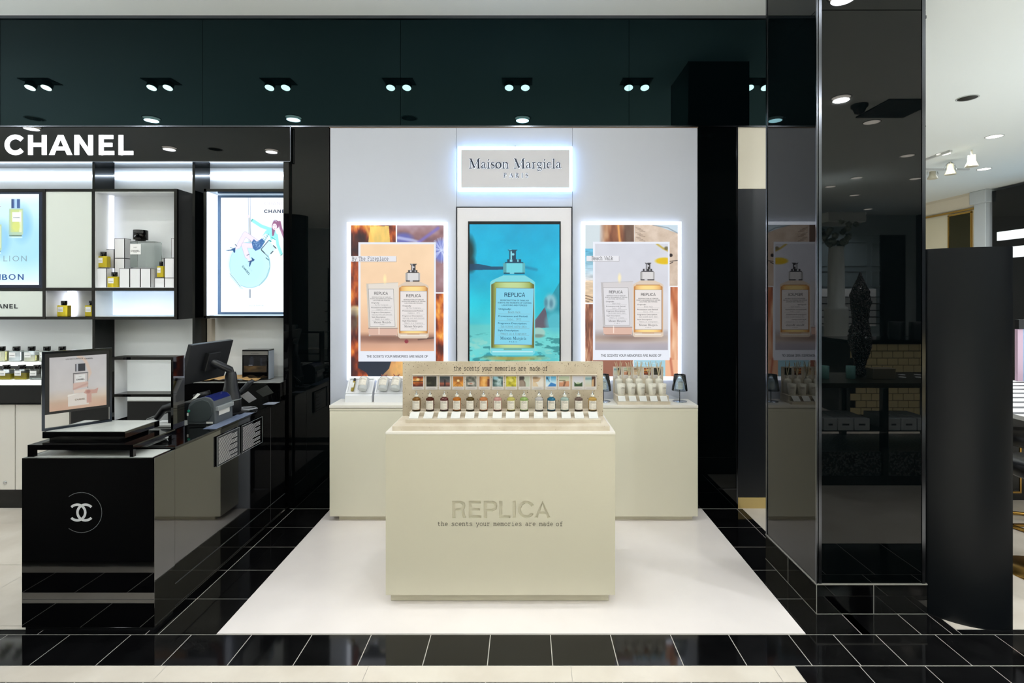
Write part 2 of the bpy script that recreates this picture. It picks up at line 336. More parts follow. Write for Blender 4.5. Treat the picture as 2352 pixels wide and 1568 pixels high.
GROT = {
 'R': (5.7, [[(1, 0), (1, 7)], [(.5, 6.5), (3.4, 6.5), (4.3, 6), (4.6, 5.1), (4.3, 4.1), (3.4, 3.5), (.5, 3.5)], [(3.3, 3.5), (4.2, 2.9), (4.4, 1.6), (4.8, 0)]]),
 'E': (5.2, [[(1, 0), (1, 7)], [(.5, 6.5), (4.7, 6.5)], [(.5, 3.6), (4.4, 3.6)], [(.5, .5), (4.8, .5)]]),
 'P': (5.3, [[(1, 0), (1, 7)], [(.5, 6.5), (3.4, 6.5), (4.4, 6), (4.7, 4.9), (4.4, 3.8), (3.4, 3.2), (.5, 3.2)]]),
 'L': (4.6, [[(1, 0), (1, 7)], [(.5, .5), (4.4, .5)]]), 'I': (2.2, [[(1.1, 0), (1.1, 7)]]),
 'C': (5.8, [[(3+2.45*math.cos(math.radians(a)), 3.5+3*math.sin(math.radians(a))) for a in range(28, 340, 12)]]),
 'A': (5.5, [[(.5, 0), (2.75, 7), (5, 0)], [(1.3, 2.1), (4.2, 2.1)]]),
 'T': (4.8, [[(2.4, 0), (2.4, 7)], [(.1, 6.5), (4.7, 6.5)]]), 'H': (5.7, [[(1, 0), (1, 7)], [(4.7, 0), (4.7, 7)], [(1, 3.7), (4.7, 3.7)]]),
 'S': (5.2, [[(4.4, 5), (3.9, 6.2), (2.6, 6.6), (1.3, 6.2), (.9, 5.1), (1.5, 4.1), (3.6, 3.2), (4.5, 2.4), (4.4, 1.2), (3.4, .5), (2.2, .4), (1.1, .9), (.7, 2.2)]]),
 'N': (5.7, [[(1, 0), (1, 7)], [(1, 6.6), (4.6, .4)], [(4.6, 0), (4.6, 7)]]), 'Y': (5, [[(.4, 7), (2.5, 3)], [(4.6, 7), (2.5, 3)], [(2.5, 3.2), (2.5, 0)]]),
 'O': (6, [[(3+2.45*math.cos(math.radians(a)), 3.5+3*math.sin(math.radians(a))) for a in range(0, 361, 15)]]),
 'U': (5.7, [[(1, 7), (1, 2.2), (1.5, .9), (2.8, .5), (4.1, .9), (4.6, 2.2), (4.6, 7)]]), 'M': (6.6, [[(1, 0), (1, 7)], [(1.1, 6.6), (3.3, .6), (5.5, 6.6)], [(5.6, 0), (5.6, 7)]]),
 'D': (5.7, [[(1, 0), (1, 7)], [(.5, 6.5), (2.9, 6.5), (4.3, 5.7), (4.8, 3.5), (4.3, 1.3), (2.9, .5), (.5, .5)]]), 'F': (4.8, [[(1, 0), (1, 7)], [(.5, 6.5), (4.5, 6.5)], [(.5, 3.5), (4.1, 3.5)]]),
 'G': (6, [[(3+2.45*math.cos(math.radians(a)), 3.5+3*math.sin(math.radians(a))) for a in range(35, 325, 12)], [(3.2, 3.2), (5.3, 3.2), (5.3, .2)]]), 'V': (5.2, [[(.4, 7), (2.6, .2), (4.8, 7)]]),
}
_tc = {}
def sans_geo(body, off=0.0):
    k = (body, off)
    if k in _tc: return _tc[k]
    cu = bpy.data.curves.new('t', 'FONT'); cu.body = body; cu.offset = off; cu.resolution_u = 3
    o = bpy.data.objects.new('t', cu); C.objects.link(o)
    dg = bpy.context.evaluated_depsgraph_get(); me = bpy.data.meshes.new_from_object(o.evaluated_get(dg))
    v = [(p.co.x*10, p.co.y*10) for p in me.vertices]; f = [tuple(p.vertices) for p in me.polygons]
    bpy.data.objects.remove(o); bpy.data.curves.remove(cu); bpy.data.meshes.remove(me)
    _tc[k] = (v, f); return v, f
def geo(body, style='sans', weight=.7):
    if style == 'sans' and all(c == ' ' or c in GROT for c in body): style = 'grot'; weight = 1.02 if weight > .75 else .7
    if style == 'sans':
        v, f = sans_geo(body, 0)
        if weight > .75: v, f = merge([([(a+d, b) for a, b in v], f) for d in (-.14, 0, .14)])
        v = [(a*.96, b*.96) for a, b in v]
        return v, f
    if style == 'grot':
        gs = []; x = 0
        for ch in body:
            if ch == ' ': x += 2.4; continue
            w_, sts = GROT[ch]
            for st in sts:
                cl = st[0] == st[-1] and len(st) > 3
                v, f = ribbon(st[:-1] if cl else st, weight, cl); gs.append(([(a+x, b) for a, b in v], f))
            x += w_
        return merge(gs)
    if style == 'chanel': return merge(chanel_geo())
    gs = []; x = 0
    for ch in body:
        if style == 'slab':
            for st in SLAB.get(ch, []): 
                v, f = ribbon(st, weight); gs.append(([(a+x, b) for a, b in v], f))
            x += 6.2 if ch != ' ' else 5.2
        else:
            if ch == ' ': x += 3; continue
            w_, sts = SERIF[ch]
            for st in sts:
                v, f = ribbon(st, t_); gs.append(([(a+x, b) for a, b in v], f))
            x += w_+.25
            if body == 'PARIS': x += 2.5
    return merge(gs)
def fit(g, x0, x1, yb, cap, capu=None):             # photo px: left, right, baseline y, capital height; y down
    v, f = g; xs = [p[0] for p in v]; a, b = min(xs), max(xs)
    k = (x1-x0)/(b-a); ky = cap/(capu or 7.0)
    return [(x0+(p[0]-a)*k, yb-p[1]*ky) for p in v], f
# ------------------------------------------------------------------ pictures
class Cv:                                            # a small painted canvas in photo px coordinates
    def __init__(s, x0, x1, y0, y1, step=1.0, bg=(255, 255, 255)):
        s.w = max(2, int(round((x1-x0)/step))+1); s.h = max(2, int(round((y1-y0)/step))+1)
        s.X, s.Y = np.meshgrid(np.linspace(x0, x1, s.w), np.linspace(y0, y1, s.h)); s.st = step
        s.im = np.zeros((s.h, s.w, 3)); s.im[:] = bg; s.b = (x0, x1, y0, y1)
    def put(s, m, c):
        c = np.array(c, float)
        if c.ndim == 1: c = c[None, None, :]
        s.im = s.im*(1-m[..., None])+c*m[..., None]; return s
    def rect(s, x0, x1, y0, y1, c, a=1, soft=None):
        k = soft or s.st; m = np.clip((s.X-x0)/k+.5, 0, 1)*np.clip((x1-s.X)/k+.5, 0, 1)*np.clip((s.Y-y0)/k+.5, 0, 1)*np.clip((y1-s.Y)/k+.5, 0, 1)
        return s.put(m*a, c)
    def ell(s, cx, cy, rx, ry, c, a=1, soft=None):
        d = np.sqrt(((s.X-cx)/rx)**2+((s.Y-cy)/ry)**2); k = (soft or s.st)/min(rx, ry)
        return s.put(np.clip((1-d)/k+.5, 0, 1)*a, c)
    def line(s, pts, wd, c, a=1, soft=None):
        k = soft or s.st; m = np.zeros_like(s.X)
        for (ax, ay), (bx_, by) in zip(pts, pts[1:]):
            dx, dy = bx_-ax, by-ay; L = dx*dx+dy*dy+1e-9; t = np.clip(((s.X-ax)*dx+(s.Y-ay)*dy)/L, 0, 1)
            d = np.hypot(s.X-ax-t*dx, s.Y-ay-t*dy); m = np.maximum(m, np.clip((wd/2-d)/k+.5, 0, 1))
        return s.put(m*a, c)
    def poly(s, pts, c, a=1):
        m = np.zeros_like(s.X)
        for ox in (-.25, .25):
            for oy in (-.25, .25):
                X = s.X+ox*s.st; Y = s.Y+oy*s.st; ins = np.zeros(X.shape, bool)
                for (ax, ay), (bx_, by) in zip(pts, pts[1:]+pts[:1]):
                    if ay == by: continue
                    ins ^= ((ay > Y) != (by > Y)) & (X < (bx_-ax)*(Y-ay)/(by-ay)+ax)
                m += ins*.25
        return s.put(m*a, c)
    def vgrad(s, stops):
        t = (s.Y-s.b[2])/(s.b[3]-s.b[2]); a = np.array([q[0] for q in stops]); 
        for i in range(3): s.im[..., i] = np.interp(t, a, [q[1][i] for q in stops])
        return s
    def noise(s, scale, seed=0, oct=3, sx=1, sy=1):
        r = np.random.RandomState(seed); o = np.zeros_like(s.X); amp = 1; tot = 0
        for k in range(oct):
            g = r.rand(64, 64); u = (s.X-s.b[0])/scale*sx*2**k; v = (s.Y-s.b[2])/scale*sy*2**k
            iu = np.floor(u).astype(int); iv = np.floor(v).astype(int); fu = u-iu; fv = v-iv; fu = fu*fu*(3-2*fu); fv = fv*fv*(3-2*fv)
            q = lambda a, b: g[b % 64, a % 64]
            o += amp*((q(iu, iv)*(1-fu)+q(iu+1, iv)*fu)*(1-fv)+(q(iu, iv+1)*(1-fu)+q(iu+1, iv+1)*fu)*fv); tot += amp; amp *= .5
        return o/tot
    def ramp(s, t, stops):
        a = [q[0] for q in stops]; return np.stack([np.interp(t, a, [q[1][i] for q in stops]) for i in range(3)], -1)
def lin_np(im):
    c = np.clip(im, 0, 255)/255; return np.where(c <= .04045, c/12.92, ((c+.055)/1.055)**2.4)
class Art:                                           # printed layers joined in one mesh, colours in its attribute
    def __init__(s, D=None, fn=None, lay=.0005):
        s.V = []; s.Fq = []; s.K = []; s.n = 0
        s.fn = fn or (lambda x, y, l: (PX(x, D), D-lay*l, PZ(y, D)))
    def grid(s, cv, layer=0):
        x0, x1, y0, y1 = cv.b; h, w_ = cv.h, cv.w; b = s.n
        for j in range(h):
            for i in range(w_): s.V.append(s.fn(cv.X[j, i], cv.Y[j, i], layer))
        idx = np.arange(h*w_).reshape(h, w_)+b
        q = np.stack([idx[:-1, :-1], idx[1:, :-1], idx[1:, 1:], idx[:-1, 1:]], -1).reshape(-1, 4)
        s.Fq += [tuple(int(a) for a in r) for r in q]; s.K.append(lin_np(cv.im).reshape(-1, 3)); s.n += h*w_; return s
    def geo(s, g, col, layer=1):
        v, f = g; s.V += [s.fn(p[0], p[1], layer) for p in v]; s.Fq += [tuple(i+s.n for i in q) for q in f]
        s.K.append(np.tile(np.array(lin(col)), (len(v), 1))); s.n += len(v); return s
    def rect(s, x0, x1, y0, y1, col, layer=1): return s.geo(([(x0, y0), (x0, y1), (x1, y1), (x1, y0)], [(0, 1, 2, 3)]), col, layer)
    def text(s, body, x0, x1, yb, cap, col, layer=2, style='sans', weight=.7):
        return s.geo(fit(geo(body, style, weight), x0, x1, yb, cap, {'sans': 7.3, 'chanel': 325}.get(style)), col, layer)
    def textc(s, body, xc, yb, cap, col, layer=2, style='sans', weight=.7, aspect=1.0):
        g = geo(body, style, weight); xs = [p[0] for p in g[0]]; wd = (max(xs)-min(xs))*cap/{'sans': 7.3, 'chanel': 325}.get(style, 7.0)*aspect
        return s.geo(fit(g, xc-wd/2, xc+wd/2, yb, cap, {'sans': 7.3, 'chanel': 325}.get(style)), col, layer)
    def build(s, name, m, parent=None):
        me = bpy.data.meshes.new(name); off = Vector((0, 0, 0)); p = parent
        while p is not None:
            if p.get('_w'): off = Vector(p['_w']); break
            p = p.parent
        V = np.array(s.V)-np.array(off)
        me.from_pydata([tuple(r) for r in V], [], s.Fq); me.materials.append(m)
        K = np.concatenate(s.K); at = me.color_attributes.new('Col', 'FLOAT_COLOR', 'POINT')
        at.data.foreach_set('color', np.concatenate([K, np.ones((len(K), 1))], 1).ravel())
        o = bpy.data.objects.new(name, me); C.objects.link(o); o.parent = parent; return o
LIT = art_mat('backlit_print', 1.0); LIT2 = art_mat('bright_lightbox', 1.08); SCR = art_mat('screen_picture', .95, .1); PRT = art_mat('printed_card', 0, .4)

def label_text(art, x0, x1, y0, y1, who, desc, style, ink=(40, 42, 46), paper=(226, 222, 220), layer=2, skew=0):
    W = x1-x0; Hh = y1-y0; P = lambda u: x0+u*W; Q = lambda v: y0+v*Hh
    art.rect(x0, x1, y0, y1, paper, layer)
    t = max(.5, W*.012)
    for r in ((x0, x1, y0, y0+t), (x0, x1, y1-t, y1), (x0, x0+t, y0, y1), (x1-t, x1, y0, y1)): art.rect(*r, (120, 118, 118), layer+1)
    art.text('REPLICA', P(.23), P(.77), Q(.155), Hh*.075, ink, layer+1, weight=.9)
    for k, (s_, a, b) in enumerate((('REPRODUCTION OF FAMILIAR', .13, .87), ('SCENTS AND MOMENTS OF VARYING', .06, .94), ('LOCATIONS AND PERIODS', .17, .83))):
        art.text(s_, P(a), P(b), Q(.232+k*.042), Hh*.026, ink, layer+1, weight=.9)
    for k, (s_, b, t2) in enumerate((('Originally:', .42, who), ('Provenance and Period:', .86, desc[0]), ('Fragrance Description:', .84, desc[1]), ('Style Description:', .64, desc[2]))):
        yb = .385+k*.125
        art.text(s_, P(.09), P(b), Q(yb), Hh*.032, ink, layer+1, weight=.9)
        g = geo(t2, 'slab', .55); L = len(t2); wd = min(.8, L*.032)
        art.text(t2, P(.5-wd/2), P(.5+wd/2), Q(yb+.055), Hh*.032, (96, 96, 98), layer+1, 'slab', .7)
        art.rect(P(.09), P(.91), Q(yb+.068), Q(yb+.068)+max(.3, Hh*.003), (130, 130, 132), layer+1)
    art.text('Maison Margiela', P(.16), P(.84), Q(.905), Hh*.05, ink, layer+1, 'serif')
    art.text('PARIS', P(.4), P(.6), Q(.955), Hh*.022, ink, layer+1, 'serif')
for _c in ' ': SLAB[_c] = []
for _c, _g in {'x': [[(1, 5), (5, 0)], [(5, 5), (1, 0)]], 'g': [arc(2.8, 2.5, 1.9, 2.5, 0, 360, 16), [(4.7, 5), (4.7, -1), (3.6, -2), (1.4, -2)]], 'w': [[(.5, 5), (1.7, 0), (3, 4), (4.3, 0), (5.5, 5)]],
        'S': [[(4.8, 6), (3.8, 7), (2, 7), (1, 5.8), (1.6, 4.2), (4.2, 3), (5, 1.6), (4, 0), (2, 0), (1, 1)]], 'M': [[(.8, 0), (.8, 7), (3, 3), (5.2, 7), (5.2, 0)]], 'C': [arc(3.1, 3.5, 2.2, 3.5, 45, 315, 14)],
        '1': [[(1.4, 5.6), (3, 7), (3, 0)], [(1.4, 0), (4.6, 0)]], '9': [arc(3, 4.8, 1.8, 2.1, 0, 360, 12), [(4.8, 4.8), (4.4, 1.4), (2.4, 0)]], '7': [[(1, 7), (5, 7), (2.6, 0)]], '2': [[(1, 5.6), (2, 7), (4, 7), (4.8, 5.4), (1, 0), (5, 0)]],
        'v': [[(.8, 5), (3, 0), (5.2, 5)]], 'b': [[(1.2, 7), (1.2, 0)], arc(3.1, 2.5, 1.9, 2.5, 0, 360, 16)], ',': [[(3, .4), (2.4, -1)]]}.items(): SLAB[_c] = _g

def paint_bottle(cv, x0, x1, yt, yb, liquid, dark, pale, capx0, capx1, capt, capb, sprt, blue=False):
    if blue: yt -= 5; capb_ = capb
    xc = (x0+x1)/2; W = x1-x0; rr = (cv.X-xc)/(W/2)
    # shoulders
    sh = capb+(2 if not blue else 5)
    body = [(x0, yt+W*.075), (x0+W*.05, yt+W*.03), (capx0, sh), (capx1, sh), (x1-W*.05, yt+W*.03), (x1, yt+W*.075), (x1, yb-W*.05), (x1-W*.06, yb), (x0+W*.06, yb), (x0, yb-W*.05)]
    glass = (214, 196, 178) if not blue else (120, 212, 222)
    cv.poly(body, glass)
    edge = np.clip(np.abs(rr)**3, 0, 1)
    col = cv.ramp(edge, [(0, pale), (.45, liquid), (.8, dark), (1, tuple(min(255, a+30) for a in liquid))])
    liq = [(x0+2, yt+W*.13), (x0+W*.12, yt+W*.07), (x1-W*.12, yt+W*.07), (x1-2, yt+W*.13), (x1-2, yb-W*.17), (x0+2, yb-W*.17)]
    m = Cv.poly
    save = cv.im.copy(); cv.im = np.ones_like(cv.im)*255; cv.poly(liq, (0, 0, 0)); mk = 1-cv.im[..., 0]/255; cv.im = save
    cv.put(mk, col)
    cv.line([(x0+W*.12, yt+W*.075), (x1-W*.12, yt+W*.075)], 1.6, dark, .8)
    cv.line([(x0+3, yb-W*.16), (x1-3, yb-W*.16)], 1.2, dark, .5)
    cv.rect(x0+5, x1-5, yb-W*.1, yb-W*.07, (255, 255, 255), .5); cv.rect(x0+W*.3, x1-W*.3, yb-W*.15, yb-W*.12, dark, .35)
    cv.line([(x0+1.2, yt+W*.12), (x0+1.2, yb-6)], 1, (255, 246, 230) if not blue else (220, 240, 200), .6)
    cap = (214, 212, 212) if not blue else (110, 214, 226)
    cw = capx1-capx0
    cv.rect(capx0, capx1, capt, capb, cap); cv.rect(capx0, capx0+cw*.14, capt, capb, tuple(a*.72 for a in cap)); cv.rect(capx1-cw*.12, capx1, capt, capb, tuple(a*.8 for a in cap))
    for k in range(int((capx1-capx0)/2.4)): cv.rect(capx0+k*2.4, capx0+k*2.4+.8, capt+2, capb-2, tuple(a*.9 for a in cap), .5)
    ch = capb-capt
    dk = (46, 44, 50) if not blue else (14, 60, 86); lt = (200, 200, 206) if not blue else (130, 214, 230)
    cv.rect(capx0+1, capx1-1, capb-1, capb+1.6, dk); cv.rect(capx0+cw*.3, capx0+cw*.5, capb-1, capb+1.6, lt)
    cv.rect(capx0+cw*.08, capx1-cw*.08, capt-ch*.1, capt, dk)
    cv.rect(capx0+cw*.18, capx1-cw*.18, capt-ch*.38, capt-ch*.1, dk); cv.rect(capx0+cw*.3, capx0+cw*.42, capt-ch*.36, capt-ch*.12, lt); cv.rect(capx1-cw*.36, capx1-cw*.3, capt-ch*.36, capt-ch*.12, lt)
    cv.rect(xc-cw*.15, xc+cw*.15, sprt+2, capt-ch*.36, dk); cv.rect(xc-cw*.1, xc-cw*.03, sprt+2, capt-ch*.36, lt); cv.ell(xc+cw*.02, sprt+(capt-sprt)*.35, cw*.06, cw*.06, lt)
    cv.poly([(xc-cw*.24, sprt), (xc+cw*.24, sprt), (xc+cw*.15, sprt+3.5), (xc-cw*.15, sprt+3.5)], dk); cv.rect(xc-cw*.16, xc-cw*.04, sprt, sprt+1.4, lt)

def fire(cv, x0, x1, y0, y1, seed, hot=.5):
    sub = Cv(x0, x1, y0, y1, cv.st); n = sub.noise(16, seed, 4, 1.3, .5); n2 = sub.noise(40, seed+5, 3)
    t = np.clip(n*.8+n2*.7-.25+hot*.3-.15, 0, 1)
    im = sub.ramp(t, [(0, (24, 16, 34)), (.3, (92, 34, 26)), (.48, (176, 78, 36)), (.62, (226, 138, 58)), (.78, (252, 214, 110)), (1, (255, 248, 200))])
    j0 = int(round((y0-cv.b[2])/cv.st)); i0 = int(round((x0-cv.b[0])/cv.st)); hh = min(im.shape[0], cv.h-j0); ww = min(im.shape[1], cv.w-i0)
    cv.im[j0:j0+hh, i0:i0+ww] = im[:hh, :ww]
def paste(cv, x0, x1, y0, y1, im):
    j0 = int(round((y0-cv.b[2])/cv.st)); i0 = int(round((x0-cv.b[0])/cv.st)); hh = min(im.shape[0], cv.h-j0); ww = min(im.shape[1], cv.w-i0)
    cv.im[j0:j0+hh, i0:i0+ww] = im[:hh, :ww]
def candle_jar(cv, x0, x1, y0, y1, tone):
    cv.poly([(x0, y0), (x1, y0-3), (x1-2, y1), (x0+6, y1)], tone); cv.poly([(x0, y0), (x0+5, y0), (x0+9, y1), (x0+6, y1)], tuple(a*.9 for a in tone))
    cv.line([(x0, y0), (x1, y0-3)], 1, tuple(a*.86 for a in tone))
    cv.poly([(x0+5, y1-17), (x1-2, y1-17), (x1-2, y1-2), (x1-8, y1), (x0+12, y1), (x0+6, y1-4)], (214, 176, 160)); cv.line([(x0+5, y1-18), (x1-2, y1-18)], 1.6, (120, 86, 76), .7)
    cv.line([(x0+8, y1-1), (x1-4, y1-1)], 1.4, (92, 60, 52), .6); cv.rect(x0+28, x0+30, y1-22, y1-4, (255, 240, 230), .7)
    cv.ell((x0+x1)/2+6, y0-11, 3.4, 9, (255, 236, 176), .8, 4)

def poster(kind):
    D = 4.145; art = Art(D); st = .8
    if kind == 'fire':
        x0, x1, y0, y1 = 806, 1019, 517, 864; cv = Cv(x0, x1, y0, y1, st, (236, 234, 238))
        fire(cv, 806, 908.5, 517, 708, 3, .12); cv.poly([(850, 520), (893, 519), (896, 556), (846, 556)], (252, 222, 120), .85); cv.line([(840, 519), (856, 558)], 7, (250, 190, 90), .7, 5)
        s2 = Cv(912.5, 1019, 517, 671, st); n = s2.noise(34, 8, 3); s2.im = s2.ramp(n, [(0, (74, 48, 62)), (.5, (150, 112, 116)), (1, (196, 176, 190))])
        s2.ell(926, 548, 22, 13, (96, 104, 186), .85, 8); s2.line([(915, 546), (948, 552), (962, 556)], 7, (186, 192, 232), .8, 4); s2.line([(1006, 524), (962, 556)], 7, (120, 110, 196), .8, 5); s2.ell(1014, 575, 20, 26, (108, 124, 206), .9, 8)
        r_ = np.random.RandomState(4)
        for _ in range(60): a = r_.rand()*6.3; s2.line([(1014, 575), (1014+25*math.cos(a), 575+30*math.sin(a))], .8, (206, 216, 246), .6)
        paste(cv, 912.5, 1019, 517, 671, s2.im)
        fire(cv, 1001, 1019, 674.5, 864, 12, .35); fire(cv, 806, 1000, 712, 864, 23, .2); cv.ell(920, 846, 66, 26, (240, 200, 130), .6, 16)
        cv.ell(815, 714, 16, 12, (252, 230, 170), .9, 6); cv.ell(812, 740, 12, 30, (36, 30, 52), .7, 12)
        cv.poly([(826, 824), (900, 824), (894, 846), (878, 862), (866, 868), (848, 868), (842, 856), (822, 844)], (30, 40, 58)); 
        cv.ell(930, 850, 32, 22, (242, 206, 120), .35, 14)
        fx0, fx1, fy0, fy1 = 823, 1001, 556, 830; ix0, ix1, iy0, iy1 = 828, 996, 561, 806
        stops = [(0, (240, 208, 172)), (.55, (242, 206, 170)), (.82, (226, 182, 150)), (.87, (160, 116, 98)), (.94, (206, 160, 136)), (1, (226, 172, 140))]
        names = ('By The Fireplace', (805.5, 910, 588, 600.5), 809, 892, 598)
    else:
        x0, x1, y0, y1 = 1344, 1557, 516, 864; cv = Cv(x0, x1, y0, y1, st, (238, 238, 240))
        cv.rect(1344, 1378, 516, 572, (204, 216, 222)); s2 = Cv(1378, 1456, 516, 556, st); n = s2.noise(26, 3, 3, 1.6, .5); s2.im = s2.ramp(n, [(0, (70, 30, 20)), (.45, (150, 92, 62)), (.75, (216, 178, 140)), (1, (236, 214, 186))]); s2.line([(1420, 516), (1424, 556)], 5, (232, 168, 92), .9, 3); s2.rect(1432, 1457, 510, 560, (60, 40, 38), .7, 8); s2.rect(1370, 1384, 510, 560, (206, 214, 220), .9, 12)
        paste(cv, 1378, 1456, 516, 556, s2.im)
        s2 = Cv(1458, 1557, 516, 656, st); n = s2.noise(12, 7, 4); s2.im = s2.ramp(n, [(0, (190, 168, 148)), (1, (224, 206, 190))])
        s2.poly([(1500, 516), (1557, 516), (1557, 536), (1530, 526)], (196, 214, 226)); s2.line([(1500, 517), (1534, 523), (1556, 535)], 2, (110, 120, 130), .7, 2)
        for k in range(9): s2.line([(1461+k % 3*4, 523+k*3.6), (1472+k % 3*5, 525+k*3.6)], 1.2, (120, 100, 86), .7)
        s2.line([(1538, 600), (1556, 598)], 1.6, (60, 50, 50)); s2.ell(1541, 586, 4, 4, (50, 40, 40)); s2.line([(1537, 606), (1545, 602)], 2, (60, 50, 50))
        paste(cv, 1458, 1557, 516, 656, s2.im)
        s2 = Cv(1344, 1362, 571, 694, st); s2.vgrad([(0, (80, 168, 204)), (.15, (120, 186, 210)), (.4, (176, 204, 220)), (.58, (216, 214, 214)), (.6, (222, 200, 172)), (1, (214, 184, 150))]); n = s2.noise(6, 4, 3, .4, 2); s2.im += (n[..., None]-.5)*60
        for k in range(10): s2.ell(1346+k % 4*5, 678+k*1.6, 3, 1, (90, 66, 50), .8)
        paste(cv, 1344, 1362, 571, 694, s2.im)
        s2 = Cv(1344, 1362, 698, 864, st); n = s2.noise(7, 6, 3, 2, .3); s2.im = s2.ramp(n, [(0, (66, 36, 28)), (.5, (150, 92, 70)), (.8, (206, 164, 130)), (1, (240, 226, 206))]); paste(cv, 1344, 1362, 698, 864, s2.im)
        s2 = Cv(1540, 1557, 659, 864, st); n = s2.noise(16, 9, 2, 1.4, .3); s2.im = s2.ramp(n, [(0, (120, 52, 30)), (.4, (196, 118, 80)), (.8, (238, 196, 162)), (1, (246, 216, 190))]); paste(cv, 1540, 1557, 659, 864, s2.im)
        cv.rect(1362, 1454, 826, 866, (146, 92, 74)); cv.rect(1456, 1530, 826, 866, (156, 200, 216)); 
        for k in range(12): cv.line([(1458+k*5, 830+(k*7) % 26), (1470+k*5, 832+(k*7) % 26)], 1, (216, 236, 240), .7)
        cv.rect(1528, 1557, 826, 866, (232, 178, 142)); cv.line([(1540, 824), (1545, 866)], 5, (176, 84, 60), .7, 4)
        fx0, fx1, fy0, fy1 = 1362, 1538, 555, 827; ix0, ix1, iy0, iy1 = 1367, 1533, 560, 803
        stops = [(0, (206, 208, 218)), (.5, (212, 212, 220)), (.8, (208, 204, 206)), (.84, (178, 170, 172)), (.9, (196, 182, 170)), (.95, (176, 168, 176)), (1, (168, 164, 174))]
        names = ('Beach Walk', (1347, 1421.5, 587.5, 599.5), 1359, 1408, 597)
    cv.rect(fx0, fx1, fy0, fy1, (226, 230, 240))
    s3 = Cv(ix0, ix1, iy0, iy1, st).vgrad(stops); n = s3.noise(40, 2, 3); s3.im += (n[..., None]-.5)*12
    ox = 0 if kind == 'fire' else 539; oy = 0 if kind == 'fire' else -3
    if kind != 'fire':
        s3.ell(1525, 599, 20, 7.5, (222, 186, 20), 1, 3); s3.line([(1508, 560), (1522, 570), (1534, 576)], 4, (190, 160, 40), .8, 3); s3.ell(1530, 570, 5, 4, (90, 80, 40), .8, 3)
    else:
        s3.ell(933, 784, 4.5, 4.5, (150, 40, 60)); s3.line([(960, 780), (996, 776)], 2.6, (70, 50, 46), .8, 2)
    s3.ell(900+ox, 778+oy, 70, 7, (110, 78, 70), .55, 10)
    tone = (222, 214, 204) if kind == 'fire' else (206, 202, 204)
    candle_jar(s3, 841+ox, 914+ox, 652+oy, 772+oy, tone)
    paint_bottle(s3, 914+ox, 984+ox, 652+oy, 777+oy, (224, 172, 104), (176, 112, 54), (246, 214, 140), 931+ox, 964+ox, 627+oy, 645+oy, 606+oy)
    paste(cv, ix0, ix1, iy0, iy1, s3.im)
    cv.rect(names[1][0]+.8, names[1][1]+.8, names[1][2]+.8, names[1][3]+1, (120, 110, 110), .5, 1.6)
    art.grid(cv)
    art.rect(*names[1], (224, 224, 230), 2); art.text(names[0], names[2], names[3], names[4], 8.2, (44, 42, 46), 3, 'slab', .85)
    art.text('THE SCENTS YOUR MEMORIES ARE MADE OF', (842 if kind == 'fire' else 1380), (983 if kind == 'fire' else 1519), 821 if kind == 'fire' else 819, 6.0, (40, 42, 50), 2, weight=.9)
    wh = 'By The Fireplace' if kind == 'fire' else 'Beach Walk'
    d2 = ('Chamonix, 1971', 'burning wood and chestnut', 'Memory in a fragrance') if kind == 'fire' else ('Calvi, 1972', 'Sun kissed salty skin', 'Memory in a fragrance')
    # the candle label leans a little like the jar
    L = Art(D); a0 = art.fn
    art.fn = lambda x, y, l: a0(x+(y-664-oy)*.045, y, l)
    label_text(art, 846+ox, 904+ox, 663+oy, 750+oy, wh, d2[:2]+('Memory in a candle',), 0, (60, 58, 60), (218, 216, 220) if kind != 'fire' else (222, 218, 216))
    art.fn = a0
    label_text(art, 919+ox, 981+ox, 668+oy, 760+oy, wh, d2, 0, (40, 38, 40), (226, 220, 218))
    return art
